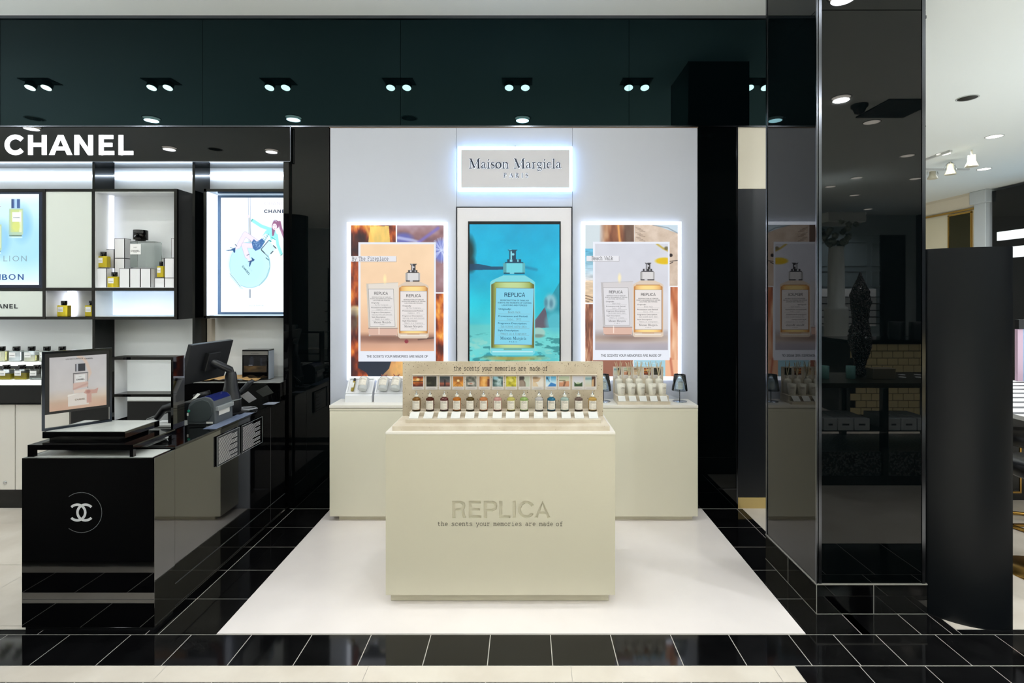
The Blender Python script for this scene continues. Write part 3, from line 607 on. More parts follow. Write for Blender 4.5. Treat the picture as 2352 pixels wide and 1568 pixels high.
def screen_art():
    D = 4.165; art = Art(D); cv = Cv(1078.5, 1285, 515, 868, .8).vgrad([(0, (0, 168, 214)), (.22, (0, 184, 224)), (.34, (4, 176, 214)), (.5, (10, 190, 216)), (.64, (60, 190, 204)), (.66, (92, 196, 196)), (.8, (110, 206, 204)), (.9, (84, 194, 200)), (1, (84, 190, 190))])
    n = cv.noise(60, 3, 3); cv.im += (n[..., None]-.5)*[20, 40, 36]
    cv.ell(1076, 575, 14, 30, (12, 40, 34), .9, 12); cv.ell(1080, 608, 12, 16, (12, 46, 50), .9, 10); cv.poly([(1078, 606), (1100, 606), (1130, 612), (1168, 612), (1168, 619), (1078, 620)], (6, 60, 96), .85); cv.line([(1200, 612), (1232, 619)], 5, (12, 104, 150), .6, 6)
    cv.poly([(1290, 640), (1230, 740), (1226, 752), (1290, 752)], (30, 130, 150), .7); cv.poly([(1252, 704), (1228, 736), (1228, 754), (1262, 752)], (112, 66, 80), .75); cv.ell(1264, 694, 14, 20, (140, 190, 200), .9, 8); cv.ell(1254, 695, 4, 10, (70, 130, 150), .9, 4); cv.ell(1266, 697, 4, 9, (80, 130, 150), .9, 4); cv.ell(1276, 740, 22, 24, (84, 190, 206), .8, 12)
    cv.ell(1236, 764, 16, 12, (160, 200, 190), .9, 3); cv.ell(1236, 771, 14, 4, (100, 120, 110), .7, 3)
    m = cv.noise(9, 11, 4, .5, 1.4); mk = np.clip((cv.Y-762)/14, 0, 1)*np.clip((m-.56)*14, 0, 1); cv.put(mk*.55, (20, 96, 104)); mk = np.clip((cv.Y-770)/14, 0, 1)*np.clip((.4-m)*10, 0, 1); cv.put(mk*.5, (160, 214, 200))
    cv.ell(1180, 822, 58, 6, (176, 150, 60), .8, 6); cv.ell(1180, 812, 54, 7, (40, 180, 214), .9, 4)
    a = math.radians(2.5)
    sub = Cv(1078.5, 1285, 515, 868, .8); sub.im = cv.im
    paint_bottle(sub, 1126, 1229, 645, 816, (150, 168, 84), (92, 92, 40), (190, 214, 150), 1156, 1206, 604, 627, 573, True)
    cv.im = sub.im
    art.grid(cv); a0 = art.fn; art.fn = lambda x, y, l: a0(x-(y-660)*.035, y+(x-1180)*.012, l)
    label_text(art, 1139, 1227, 661, 792, 'Beach Walk', ('Calvi, 1972', 'Sun kissed salty skin', 'Memory in a fragrance'), 0, (16, 62, 96), (128, 208, 232)); art.fn = a0
    return art
# ================================================================== the room
ROWS = [2.621, 2.930, 3.238, 3.536, 3.835, 4.17]
def tile(mb, x0, x1, y0, y1, mi, g=.0022):
    if x1-x0 > .01 and y1-y0 > .01: mb.add([(x0+g, y0+g, 0), (x1-g, y0+g, 0), (x1-g, y1-g, 0), (x0+g, y1-g, 0)], [(0, 1, 2, 3)], mi)
fl = MB(); fl.add([(-9.5, -9, -.0015), (11, -9, -.0015), (11, 15, -.0015), (-9.5, 15, -.0015)], [(0, 1, 2, 3)], 2)
def tgrid(x0, x1, y0, y1, sx, sy, mi, ax=0, ay=0, g=.0022):
    def cuts(a, b, s, o):
        k = math.floor((a-o)/s)+1; c = [a]
        while o+k*s < b-1e-4:
            if o+k*s > a+1e-4: c.append(o+k*s)
            k += 1
        return c+[b]
    cx = cuts(x0, x1, sx, ax); cy = cuts(y0, y1, sy, ay)
    for a, b in zip(cx, cx[1:]):
        for c, d in zip(cy, cy[1:]): tile(fl, a, b, c, d, mi, g)
# front strip
xs = [-9.4+.305*i for i in range(23) if -9.4+.305*i < -2.75]+[-2.627, -2.31, -2.0, -1.693, -1.387, -1.08, -.779, -.476, -.1738, .131, .436, .741, 1.036, 1.341, 1.568, 1.784, 2.086, 2.388]
xs += [2.388+.305*i for i in range(1, 28)]
for a, b in zip(xs, xs[1:]): tile(fl, a, b, 2.400, 2.621, 1)
tgrid(-9.4, 1.255, 2.298, 2.400, .94, 9, 0, -.726, 2.298, .0012)
tgrid(-9.4, 1.255, 2.08, 2.298, .305, 9, 1, -.1738, 2.08)
tgrid(1.255, 10.9, 2.0, 2.400, .304, 9, 1, 1.255, 2.0)
tgrid(-9.4, 1.255, -8.9, 2.08, .915, .61, 0, -.726, 2.08, .0012); tgrid(1.255, 10.9, -8.9, 2.0, .915, .61, 0, 1.109, 2.0, .0012)
for a, b in zip(ROWS, ROWS[1:]):
    tile(fl, -1.93, -1.864, a, b, 1); tile(fl, -1.864, -1.568, a, b, 1)
    tile(fl, 1.43, 1.716, a, b, 1); tile(fl, 1.716, 1.765, a, b, 1)
for a, b in ((1.716, 2.018), (2.018, 2.178), (2.178, 2.225)): tile(fl, a, b, 2.621, 2.93, 1)
tgrid(-9.4, -1.93, 2.662, 4.3, .61, .612, 0, -3.09, 2.69, .0012); tgrid(-9.4, -1.93, 2.621, 2.662, .61, 9, 1, -3.09, 2.6)
tgrid(1.765, 2.225, 2.93, 4.3, .61, .61, 0, 1.765, 2.93, .0012)
tgrid(2.225, 10.9, 2.662, 14.9, .61, .61, 0, 2.225, 2.662, .0012); tgrid(2.225, 10.9, 2.621, 2.662, .61, 9, 1, 2.225, 2.6)
struct(fl.build('floor', [CTILE, BTILE, GROUT]))
struct(bx('ceiling', -9.5, 11, -9, 15, ZC, ZC+.1, CEIL))
struct(bx('wall_left', -9.6, -9.4, -9, 15, 0, ZC, WHITE)); 
struct(bx('wall_far', 2.0, 11, 14.7, 14.9, 0, ZC, WHITE))
HB = 3.097
def wallpart(): return None
# shop front: black glass panels, one object with its joints
wb = MB(); hd = MB()
for a, b in zip([-9.4, -6.9, -4.25, -2.612, -1.006, .847, 2.2], [-6.9, -4.25, -2.612, -1.006, .847, 2.2, 3.25]):
    hd.box(a+.0015, b-.0015, DW, DW+.03, HB, 3.972)
wb.box(-9.4, 3.25, DW+.03, DW+.12, HB, ZC); wb.box(-1.9, 3.25, DW+.03, DW+.12, 0, HB)                      # backing
wb.box(-1.9, -1.585, DW, DW+.03, .163, HB-.004); wb.box(-1.9, -1.585, DW-.004, DW+.03, 0, .158)
wb.box(1.407, 1.722, DW, DW+.03, .163, HB-.004); wb.box(1.407, 1.722, DW-.004, DW+.03, 0, .158)
wb.box(-9.4, 3.25, DW+.30, DW+.40, 0, ZC)
struct(wb.build('wall_front', BLACKG))
struct(hd.build('wall_header', HEADG))
tr = MB(); tr.box(-9.4, 3.25, DW-.012, DW, 3.965, ZC); tr.box(-9.4, 3.25, DW-.006, DW, HB-.006, HB+.004)
tr.box(-1.9, -1.587, DW-.007, DW, .158, .163); tr.box(1.407, 1.722, DW-.007, DW, .158, .163); tr.box(1.716, 1.728, DW-.006, DW+.02, 0, HB)
struct(tr.build('trim_1', DCHROME))
eb = MB(); eb.box(1.728, 3.25, DW+.005, DW+.04, PZ(433, DW), HB-.006, 0); eb.box(1.728, 3.25, DW+.003, DW+.04, PZ(1142, DW), PZ(433, DW)-.003, 1); eb.box(1.728, 3.25, DW, DW+.04, .0, PZ(1142, DW)-.002, 2)
struct(eb.build('wall_side', [mat('ivory_panel', (232, 226, 208), .5, bump=(60, .1)), mat('charcoal_panel', (20, 24, 30), .35), GOLDP]))

# the white display wall behind the counter
t = thing('display_wall', 'white panelled display wall framed in black glass, behind the white counter', 'wall panel', (-.088, DW, 0))
g = .0012
for a, b in ((-1.578, -.5545), (-.5545, .388), (.388, 1.403)):
    bx('panel', a+g, b-g, DW+.002, DW+.03, 0, HB-.012, WALLW, t)
bx('top_trim', -1.582, 1.405, DW-.004, DW+.002, HB-.012, HB-.006, mat('bronze_trim', (120, 100, 84), .4, .4), t)
sfr = MB().frame(PX(1048, 4.17), PX(1314.5, 4.17), 4.17, DW+.002, .9, PZ(474.5, 4.17), .006)
sfr.build('shadow_gap', mat('gap_black', (22, 26, 32), .5), t)
bx('screen_surround', PX(1050.5, 4.172), PX(1312, 4.172), 4.172, DW+.002, .9, PZ(477, 4.172), mat('surround_white', (228, 226, 230), .4), t)

# lit shop sign
t = thing('backlit_sign', 'grey backlit sign board with dark raised serif lettering and bright halo', 'sign', (PX(1183, 4.1), DW, PZ(387, 4.1)))
D = 4.11; fbx('sign_board', 1059, 1308, 344, 430, D, D+.02, mat('sign_grey', (206, 206, 212), .5), t)
bxm = MB(); bxm.box(PX(1051.5, D+.02), PX(1315, D+.02), D+.021, DW-.001, PZ(437.5, D+.02), PZ(336, D+.02)); bxm.build('light_box', LED, t)
SLET = mat('navy_letters', (16, 34, 56), .4)
def sign_letters(text, x0, x1, yb, cap, sp):
    widths = []; x = 0; pcs = []
    for ch in text:
        if ch == ' ': x += 3; continue
        w_, sts = SERIF[ch]; gs_ = []
        for st in sts:
            v, f = ribbon(st, t_); gs_.append(([(a_+x, b_) for a_, b_ in v], f))
        pcs.append(merge(gs_)); x += w_+.25+sp
    xs_ = [p[0] for g_ in pcs for p in g_[0]]; lo, hi = min(xs_), max(xs_); k_ = (x1-x0)/(hi-lo)
    for v, f in pcs:
        P_ = [(PX(x0+(a_-lo)*k_, D), D-.004, PZ(yb-b_*cap/7, D)) for a_, b_ in v]
        o = MB().add(P_, f).build('letter', SLET, t); s_ = o.modifiers.new('thick', 'SOLIDIFY'); s_.thickness = .004; s_.offset = 0
        c_ = sum((Vector(p) for p in P_), Vector())/len(P_); P2 = [(c_.x+(p[0]-c_.x)*1.0, D-.001, p[2]) for p in P_]
sign_letters('Maison Margiela', 1077.5, 1289.5, 386.5, 21.5, 0); sign_letters('PARIS', 1157, 1213, 407.8, 10, 2.5)
ga = Art(D-.0005, lay=0)  # glow around the letters, painted as slightly offset white emissive copies
def glow(text, x0, x1, yb, cap):
    v, f = fit(geo(text, 'serif'), x0, x1, yb, cap, 7.0); 
    for dx, dy in ((-1, -1), (1, 1)): ga.geo(([(p[0]+dx*.55, p[1]+dy*.55) for p in v], f), (255, 255, 255), 0)
glow('Maison Margiela', 1077.5, 1289.5, 386.5, 21.5); glow('PARIS', 1157, 1213, 407.8, 10)
ga.build('painted_letter_glow', mat('letter_glow', (255, 255, 255), .5, emit=(214, 230, 255), es=.95), t)
clip = MB().box(PX(1181.5, D), PX(1184.5, D), DW-.02, DW, PZ(333, D), PZ(330, D)); clip.build('clip', GREYL, t)

# lit posters
for kind, (x0, x1), lab in (('fire', (797, 1027), 'lit poster of a candle and amber bottle with fireplace photos, left of the screen'), ('beach', (1336, 1565), 'lit poster of a candle and amber bottle with beach photos, right of the screen')):
    t = thing('light_box_poster', lab, 'poster', (PX((x0+x1)/2, 4.15), DW, PZ(872, 4.15)), 'lit fragrance posters on the white wall')
    D = 4.15; y0 = 510 if kind == 'fire' else 508.5
    fbx('light_border', x0, x1, y0, 873, D, DW+.001, LEDS, t)
    poster(kind).build('picture', LIT, t)
t = thing('video_screen', 'upright video screen showing a bottle on a turquoise beach', 'screen', (PX(1181, 4.17), DW, PZ(870, 4.17)))
fbx('bezel', 1075, 1288, 508, 872, 4.166, DW+.001, mat('bezel', (8, 14, 20), .2), t); screen_art().build('picture', SCR, t)

# ================================================================== white vinyl floor and counters
t = thing('floor_mat', 'white vinyl floor panel under the white pedestal and counter', 'floor panel', (-.07, 3.4, 0))
bx('sheet', -1.566, 1.43, 2.624, 4.17, .0003, .004, MATF, t)
t = thing('display_counter', 'long cream counter standing against the white display wall', 'counter', (-.083, 4.05, .004))
D = 3.93; x0, x1 = PX(757, D), PX(1603, D)
bx('cabinet', x0, x1, D, DW-.002, PZ(1186, D), PZ(944, D), CREAM, t, .002)
bx('plinth', x0+.06, x1-.03, D+.035, DW-.005, .004, PZ(1186, D), CREAM, t)
bx('drawer_rail', x0, PX(1000, D), D, DW-.002, PZ(943, D), PZ(938, D), CREAM, t); bx('rail', PX(1000, D), x1, D, DW-.002, PZ(944, D), PZ(937.5, D), CREAM, t)
bx('countertop', x0-.002, x1+.001, D-.002, DW-.002, PZ(936.5, D), .889, CREAMTOP, t, .001)

# pedestal
t = thing('display_pedestal', 'cream box pedestal with engraved word in the middle of the floor', 'pedestal', (-.134, 3.2, .004))
PF, PB = 2.86, 3.36; px0, px1 = -.7705, .502; pz0, pz1 = .063, .966
body = MB().box(px0, px1, PF, PB, pz0, pz1-.012).build('body', PEDC, t)
off = Vector(t['_w']); cut = MB(); X0, X1, Z0, Z1 = PX(1038.8, PF), PX(1264, PF), PZ(1189, PF), PZ(1150, PF); x = 0; pcs = []
for ch in 'REPLICA':
    w_, sts = GROT[ch]
    for st in sts: pcs.append(ribbon([(a_+x, b_) for a_, b_ in st], 1.12))
    x += w_+.15
xs_ = [p[0] for v, f in pcs for p in v]; lo, hi = min(xs_), max(xs_); kx, kz = (X1-X0)/(hi-lo), (Z1-Z0)/7
for v, f in pcs:
    n = len(v)//2; P_ = [(X0+(a_-lo)*kx, Z0+min(7.05, max(-.05, b_))*kz) for a_, b_ in v]
    vs = [(a_, PF-.02, b_) for a_, b_ in P_]+[(a_, PF+.009, b_) for a_, b_ in P_]; m2 = 2*n
    fs = [q for q in f]+[tuple(m2+i for i in reversed(q)) for q in f]
    rim = list(range(n))+list(range(2*n-1, n-1, -1))
    fs += [(rim[i], rim[(i+1) % m2], rim[(i+1) % m2]+m2, rim[i]+m2) for i in range(m2)]
    cut.add(vs, fs)
co = cut.build('cutter', CREAM, t)
bm_ = body.modifiers.new('b', 'BOOLEAN'); bm_.operation = 'DIFFERENCE'; bm_.solver = 'EXACT'; bm_.use_self = True; bm_.object = co
bpy.context.view_layer.update(); dg = bpy.context.evaluated_depsgraph_get(); nm = bpy.data.meshes.new_from_object(body.evaluated_get(dg))
body.modifiers.clear(); body.data = nm; bpy.data.objects.remove(co)
for p in nm.polygons: p.material_index = 0
bx('top_panel', px0-.0015, px1+.0015, PF-.002, PB+.002, pz1-.012, pz1, CREAMTOP, t, .001)
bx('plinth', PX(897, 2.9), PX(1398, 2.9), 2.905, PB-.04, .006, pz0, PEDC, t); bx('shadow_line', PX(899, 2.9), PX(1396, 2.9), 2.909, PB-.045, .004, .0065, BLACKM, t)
a = Art(PF-.0003); L_ = 'the scents your memories are made of'
a.text('the scents your memories are', 1005.5, 1230, 1207.2, 9.6, (70, 64, 52), 1, 'slab', .75); a.text('made', 1238.5, 1270, 1207.4, 9.6, (70, 64, 52), 1, 'slab', .75); a.text('of', 1277, 1292.5, 1207.6, 9.6, (70, 64, 52), 1, 'slab', .75)
a.build('printed_line', PRT, t)

# ================================================================== stone display with 14 testers
t = thing('stone_display', 'speckled stone display block with back panel and printed line, on the pedestal', 'display stand', (-.13, 3.0, pz1))
def rough_box(x0, x1, y0, y1, z0, z1, nx=60):       # stone slab with slightly chipped top front edge
    r = np.random.RandomState(int(abs(x0*1000)+z0*100)); mb = MB(); vs = []; 
    for i in range(nx+1):
        X = x0+(x1-x0)*i/nx; j = r.rand()**4*.0022 if 0 < i < nx else 0; k = r.rand()**5*.002 if 0 < i < nx else 0
        vs += [(X, y0, z0+k*.6), (X, y0, z1-j-.0005), (X, y0+j+.0006, z1), (X, y1, z1), (X, y1, z0)]
    fs = []
    for i in range(nx):
        for q in range(5): fs.append((i*5+q, (i+1)*5+q, (i+1)*5+(q+1) % 5, i*5+(q+1) % 5))
    fs += [(0, 1, 2, 3, 4), tuple(nx*5+q for q in (4, 3, 2, 1, 0))]
    return mb.add(vs, fs)
rough_box(-.742, .477, 2.889, 3.16, pz1, .992).build('base_slab', STONES, t)
rough_box(-.683, .436, 2.955, 3.135, .992, 1.0145).build('step', STONES, t)
bx('back_panel', -.742, .477, 3.135, 3.16, .992, 1.322, STONE, t, .001)
bx('bottle_ledge', PX(939, 3.03), PX(1375, 3.03), 3.03, 3.135, 1.0145, 1.037, STONES, t, .001)
bx('picture_ledge', PX(946, 3.11), PX(1372, 3.11), 3.115, 3.135, 1.2425, 1.2475, STONES, t, .0008)
a = Art(3.1348); a.text('the scents your memories are', 1042.5, 1208, 850.5, 9.8, (44, 36, 28), 1, 'slab', 1.0); a.text('made of', 1217, 1257.5, 850.8, 9.8, (44, 36, 28), 1, 'slab', 1.0); a.build('printed_line', PRT, t)

def tester_label_geo(rad, h0, h1, half):
    a = Art(fn=lambda x, y, l: ((rad+.0004*l)*math.sin(x), -(rad+.0004*l)*math.cos(x), y))
    # paper
    n = 10; v = []; 
    for i in range(n+1):
        x = -half+2*half*i/n; v += [(x, h0), (x, h1)]
    a.geo((v, [(2*i, 2*i+2, 2*i+3, 2*i+1) for i in range(n)]), (230, 224, 212), 1)
    Hh = h1-h0
    def tx(s, u0, u1, vb, cap, c=(46, 42, 40)):
        g_, f_ = fit(geo(s, 'sans', .9), -half+2*half*u0, -half+2*half*u1, 0, cap*Hh, 7.3); a.geo(([(p[0], h1-vb*Hh-p[1]) for p in g_], f_), c, 2)
    tx('REPLICA', .22, .78, .17, .08); tx('REPRODUCTION OF FAMILIAR', .1, .9, .25, .035); tx('SCENTS AND MOMENTS', .1, .9, .3, .035)
    for k in range(4): tx(('Originally:', 'Provenance and Period:', 'Fragrance Description:', 'Style Description:')[k], .1, (.4, .85, .85, .65)[k], .42+k*.12, .032, (90, 86, 82)); 
    tx('Maison Margiela', .15, .85, .92, .05)
    return a
LIQ = [('amber brown', (150, 104, 48)), ('dark reddish brown', (98, 44, 30)), ('maroon', (112, 44, 42)), ('orange amber', (206, 122, 40)), ('olive brown', (112, 88, 42)), ('peach orange', (220, 140, 84)), ('soft pink', (228, 168, 160)),
       ('pale yellow', (222, 214, 120)), ('pale green', (168, 204, 116)), ('colourless', (216, 214, 214)), ('teal blue', (44, 122, 158)), ('pale aqua', (186, 212, 204)), ('greyish mauve', (126, 104, 96)), ('golden yellow', (216, 176, 96))]
LM = [mat('liquid_'+n.replace(' ', '_'), c, .06, trans=.5, ior=1.36) for n, c in LIQ]
def make_tester():
    t = thing('perfume_bottle', '', 'bottle', (0, 0, 0), 'perfume testers on the stone display', world=False)
    R_ = .0245
    MB().lathe([(R_-.002, .006), (R_, .008), (R_, .070), (R_*.96, .0745), (R_*.6, .0795), (.0095, .083)], n=28).build('glass_body', LM[0], t)
    MB().lathe([(R_-.003, 0), (R_, .001), (R_, .0065), (R_-.002, .007)], n=28).build('glass_foot', GLASSC, t)
    tester_label_geo(R_+.0004, .012, .064, 1.0).build('paper_label', PRT, t)
    MB().lathe([(.009, .083), (.0095, .0835), (.0095, .085)], n=16).build('neck_ring', DCHROME, t)
    c = MB().lathe([(.0108, .085), (.0112, .0855), (.0112, .0965), (.0108, .097)], n=20).build('collar', CEMENT, t)
    MB().lathe([(.0085, .097), (.0085, .1), (.0062, .1002), (.0062, .1035), (.0036, .104), (.0036, .1125), (.0052, .1145), (.0052, .1165)], n=16).build('sprayer', CHROME, t)
    return t
bt = make_tester(); bxs = [256, 397, 545, 676, 815, 953, 1098, 1238, 1372, 1530, 1657, 1795, 1940, 2085]
ORD = ['first from the left', 'second from the left', 'third from the left', 'fourth from the left', 'fifth from the left', 'sixth from the left', 'seventh from the left', 'seventh from the right', 'sixth from the right', 'fifth from the right', 'fourth from the right', 'third from the right', 'second from the right', 'rightmost']
for i, xz in enumerate(bxs):
    loc = (PX(900+xz/4.523, 3.075), 3.075, 1.037)
    o = bt if i == 0 else dup(bt, loc)
    o.location = loc; o['label'] = f'{LIQ[i][0]} perfume tester, {ORD[i]} on the stone display'
    gb = [c for c in o.children if c.name.startswith('glass_body')][0]
    gb.material_slots[0].link = 'OBJECT'; gb.material_slots[0].material = LM[i]
# white description cards leaning on the ledge
def card_mesh(w_, h_):
    t = MB(); return t
def make_card(w_, dy, dz, label, group, name='description_card'):
    o = MB(); L = math.hypot(dy, dz)
    a = Art(fn=lambda x, y, l: (x, y/L*dy-.0004*l*dz/L-.0012*dz/L, y/L*dz+.0004*l*dy/L))
    t = thing(name, label, 'card', (0, 0, 0), group, world=False)
    n = Vector((0, -dz, dy)).normalized()*.0012
    MB().add([(-w_/2, 0, 0), (w_/2, 0, 0), (w_/2, dy, dz), (-w_/2, dy, dz)]+[tuple(Vector(p)+n) for p in ((-w_/2, 0, 0), (w_/2, 0, 0), (w_/2, dy, dz), (-w_/2, dy, dz))],
             [(0, 1, 2, 3), (4, 5, 6, 7), (0, 1, 5, 4), (1, 2, 6, 5), (2, 3, 7, 6), (3, 0, 4, 7)]).build('sheet', PAPER, t)
    k = w_/20
    for y, x_, c in ((.88, .3, 90), (.8, .22, 150), (.66, .42, 170), (.56, .4, 170), (.46, .42, 170), (.36, .4, 175), (.26, .42, 175), (.16, .3, 180)):
        yy = y*L; a.geo(([(-w_*x_, yy), (w_*x_, yy), (w_*x_, yy+L*.022), (-w_*x_, yy+L*.022)], [(0, 1, 2, 3)]), (c, c, c), 1)
    a.build('print', PRT, t); return t
cxs = [233, 380, 527, 662, 810, 948, 1095, 1232, 1375, 1523, 1667, 1810, 1945, 2093]
cd = make_card(.053, .052, .026, '', 'white cards in front of the perfume testers')
for i, xz in enumerate(cxs):
    loc = (PX(900+xz/4.523, 2.995), 2.972, 1.0152); o = cd if i == 0 else dup(cd, loc)
    o.location = loc; o.rotation_euler = (0, 0, random.uniform(-.02, .02)); o['label'] = f'white card leaning below the {LIQ[i][0]} tester on the stone display'
# instant photos
def scene_pic(i, n=16):
    cv = Cv(0, 24, 0, 24, 24/n/1.5); r = cv.noise(8, 40+i, 4); P = cv.ramp
    k = i
    if k == 0: cv.im = P(r*.5+.5*np.abs(cv.Y-10)/14, [(0, (250, 220, 140)), (.35, (200, 110, 40)), (.6, (110, 40, 24)), (1, (40, 20, 14))]); cv.rect(0, 24, 11, 13, (30, 16, 14), .8); cv.ell(12, 7, 4, 3, (255, 236, 170), .9, 2)
    elif k == 1: cv.im = P(r, [(0, (14, 16, 12)), (.5, (44, 44, 32)), (1, (120, 116, 90))])
    elif k == 2: cv.vgrad([(0, (44, 56, 64)), (.5, (78, 76, 80)), (.7, (170, 90, 70)), (1, (70, 36, 34))]); cv.poly([(11, 6), (14, 6), (14, 24), (10, 24)], (30, 24, 34), .9); cv.line([(12, 6), (24, 12)], 2, (110, 110, 110), .5, 3)
    elif k == 3: cv.im = P(r*.4+.6*cv.Y/24, [(0, (160, 90, 30)), (.5, (216, 140, 50)), (1, (240, 190, 90))]); [cv.line([(12, 12), (x, 24)], .8, (120, 60, 20), .8) for x in (1, 6, 10, 14, 18, 23)]; cv.rect(2, 22, 3, 12, (110, 60, 24), .45, 4); cv.ell(12, 10, 3, 3, (250, 230, 170), .9, 2)
    elif k == 4: cv.im = P(r, [(0, (30, 36, 30)), (.5, (110, 112, 104)), (1, (210, 208, 200))]); cv.rect(3, 17, 14, 20, (210, 196, 184), .8, 2); cv.rect(8, 14, 16, 18, (180, 80, 60), .8)
    elif k == 5: cv.im = P(r*.5+.5*np.abs(cv.X-11)/12, [(0, (252, 226, 160)), (.45, (226, 160, 76)), (1, (120, 60, 24))]); cv.rect(19, 24, 6, 24, (90, 36, 20), .8, 2)
    elif k == 6: cv.im = P(r, [(0, (20, 40, 44)), (.45, (80, 110, 108)), (.7, (170, 196, 200)), (1, (236, 240, 240))]); cv.ell(7, 4, 6, 4, (150, 206, 230), .8, 3)
    elif k == 7: cv.im = P(r, [(0, (90, 90, 10)), (.5, (190, 180, 40)), (1, (240, 236, 140))]); cv.ell(12, 9, 5, 4, (244, 238, 170), .6, 3)
    elif k == 8: cv.im[:] = (190, 200, 184); cv.ell(3, 4, 9, 7, (60, 52, 48), .95, 2); cv.ell(6, 18, 9, 10, (150, 132, 118), .95, 2); cv.line([(8, 8), (13, 14), (14, 24)], 1.6, (110, 90, 76), .9, 1.5)
    elif k == 9: cv.im[:] = (226, 220, 212); cv.poly([(0, 4), (20, 3), (14, 12), (2, 16)], (196, 160, 120), .8); cv.poly([(0, 12), (10, 16), (14, 24), (0, 24)], (220, 196, 160), .9); cv.ell(6, 3, 8, 3, (120, 90, 60), .7, 3)
    elif k == 10: cv.vgrad([(0, (70, 170, 224)), (.6, (190, 222, 238)), (1, (220, 232, 240))]); cv.poly([(4, 24), (12, 14), (24, 18), (24, 24)], (40, 120, 190)); cv.line([(3, 2), (8, 12)], 1.6, (30, 80, 130), .8); cv.line([(10, 1), (10, 10)], 1.4, (230, 240, 250)); cv.rect(1, 5, 2, 7, (30, 60, 90), .7, 2)
    elif k == 11: cv.vgrad([(0, (176, 196, 170)), (.4, (206, 206, 180)), (1, (190, 130, 100))]); cv.rect(0, 15, 9, 11, (80, 70, 40), .8); cv.poly([(0, 12), (24, 11), (24, 22), (0, 22)], (204, 140, 104), .9); cv.poly([(12, 12), (17, 12), (13, 24), (9, 24)], (110, 70, 50), .8); cv.rect(0, 9, 11, 14, (230, 220, 210), .7, 2)
    elif k == 12: cv.vgrad([(0, (206, 208, 220)), (1, (214, 214, 218))]); cv.poly([(3, 12), (7, 17), (12, 18), (18, 16), (22, 13), (22, 24), (3, 24)], (44, 76, 36)); cv.ell(12, 16, 4, 2, (150, 180, 110), .6, 2)
    elif k == 13: cv.vgrad([(0, (190, 206, 208)), (.25, (120, 160, 172)), (.4, (196, 206, 200)), (1, (206, 200, 180))]); cv.rect(15, 24, 0, 24, (70, 36, 20), .95, 1.5); cv.poly([(16, 8), (20, 6), (20, 24), (15, 24)], (214, 176, 130), .95)
    return cv
PHO = ['a glowing sunset over water', 'dark woods', 'a tower at dusk', 'an orange avenue of lights', 'a grey garden table', 'golden backlight and curtains', 'leafy branches against blue sky', 'yellow blossom', 'a bare neck and shoulder', 'folded beige linen', 'blue sky above a blue roof', 'a bather by a green shore', 'green hedges under pale sky', 'a woman beside pale sea']
def make_photo(i, w_, h_, label, group, y_tilt=0):
    t = thing('instant_photo', label, 'photo', (0, 0, 0), group, world=False)
    MB().box(-w_/2, w_/2, -.0012, 0, 0, h_).build('frame', mat('photo_white', (214, 208, 204), .4), t)
    a = Art(fn=lambda x, y, l: (x, -.0012-.0003*(l+1), y)); cv = scene_pic(i); k = (w_*.84)/24; y_top = h_-w_*.07
    a.fn = lambda x, y, l: ((x-12)*k, -.0012-.0003*(l+1), y_top-y*k); a.grid(cv); a.build('picture', PRT, t)
    b = Art(fn=lambda x, y, l: (x, -.0016, y))
    for q, (u, y) in enumerate(((.28, .12), (.34, .075))): b.geo(([(-w_*u, h_*y), (w_*u, h_*y), (w_*u, h_*y+.0008), (-w_*u, h_*y+.0008)], [(0, 1, 2, 3)]), (130, 126, 122), 1)
    b.build('caption', PRT, t); return t
pxs = [272, 412, 550, 690, 826, 963, 1100, 1240, 1377, 1515, 1653, 1790, 1935, 2063]
for i, xz in enumerate(pxs):
    o = make_photo(i, .0735, .086, f'instant photo of {PHO[i]} on the stone display', 'instant photos on the stone display')
    o.location = (PX(900+xz/4.523, 3.134), 3.1345, PZ(894.3, 3.134)-.001)
# ================================================================== right tray with reed diffusers and candles
CT = .889
t = thing('stone_tray', 'small pale stone tray with picture back panel on the right of the counter', 'display stand', (.91, 4.06, CT))
xa, xb = .712, 1.118
tp = [(3.95, 0), (3.95, .025), (4.0, .04), (4.0, .058), (4.140, .058), (4.140, 0)]
MB().prism([(y, z+CT) for y, z in [(3.95, 0), (3.95, .022), (4.140, .022), (4.140, 0)]], xa, xb, 'x').build('base', STONES, t, .001)
bx('step', xa, xb, 4.0, 4.140, CT+.022, CT+.058, STONES, t, .001)
bx('back_panel', .708, 1.11, 4.126, 4.140, CT+.058, PZ(842, 4.126), STONES, t, .001)
TW = [1426.4, 1450, 1472, 1498, 1521]; TD = [1421, 1445, 1467, 1491, 1513]
def bottle_label(rad, h0, h1, half): return tester_label_geo(rad, h0, h1, half)
def make_diffuser():
    t = thing('reed_diffuser', '', 'diffuser', (0, 0, 0), 'reed diffusers on the stone tray', world=False)
    MB().lathe([(.026, 0), (.0295, .003), (.0295, .1), (.027, .109), (.018, .116), (.0105, .118), (.0105, .132)], n=24).build('bottle', CEMENT, t)
    MB().lathe([(.0118, .128), (.0118, .136), (.006, .1365)], n=16).build('neck', CEMENT, t)
    return t
def reeds(parent, seed):
    r = random.Random(seed)
    for k in range(6):
        a = 2*PI*k/6+r.uniform(-.4, .4); l = r.uniform(.016, .032); z1 = r.uniform(.235, .262)
        MB().tube([(.003*math.cos(a+PI), .003*math.sin(a+PI), .12), (l*math.cos(a), l*.55*math.sin(a), z1)], .0022, 6).build('reed', REED, parent)
df = make_diffuser(); names5 = ['leftmost', 'second from the left', 'middle', 'second from the right', 'rightmost']
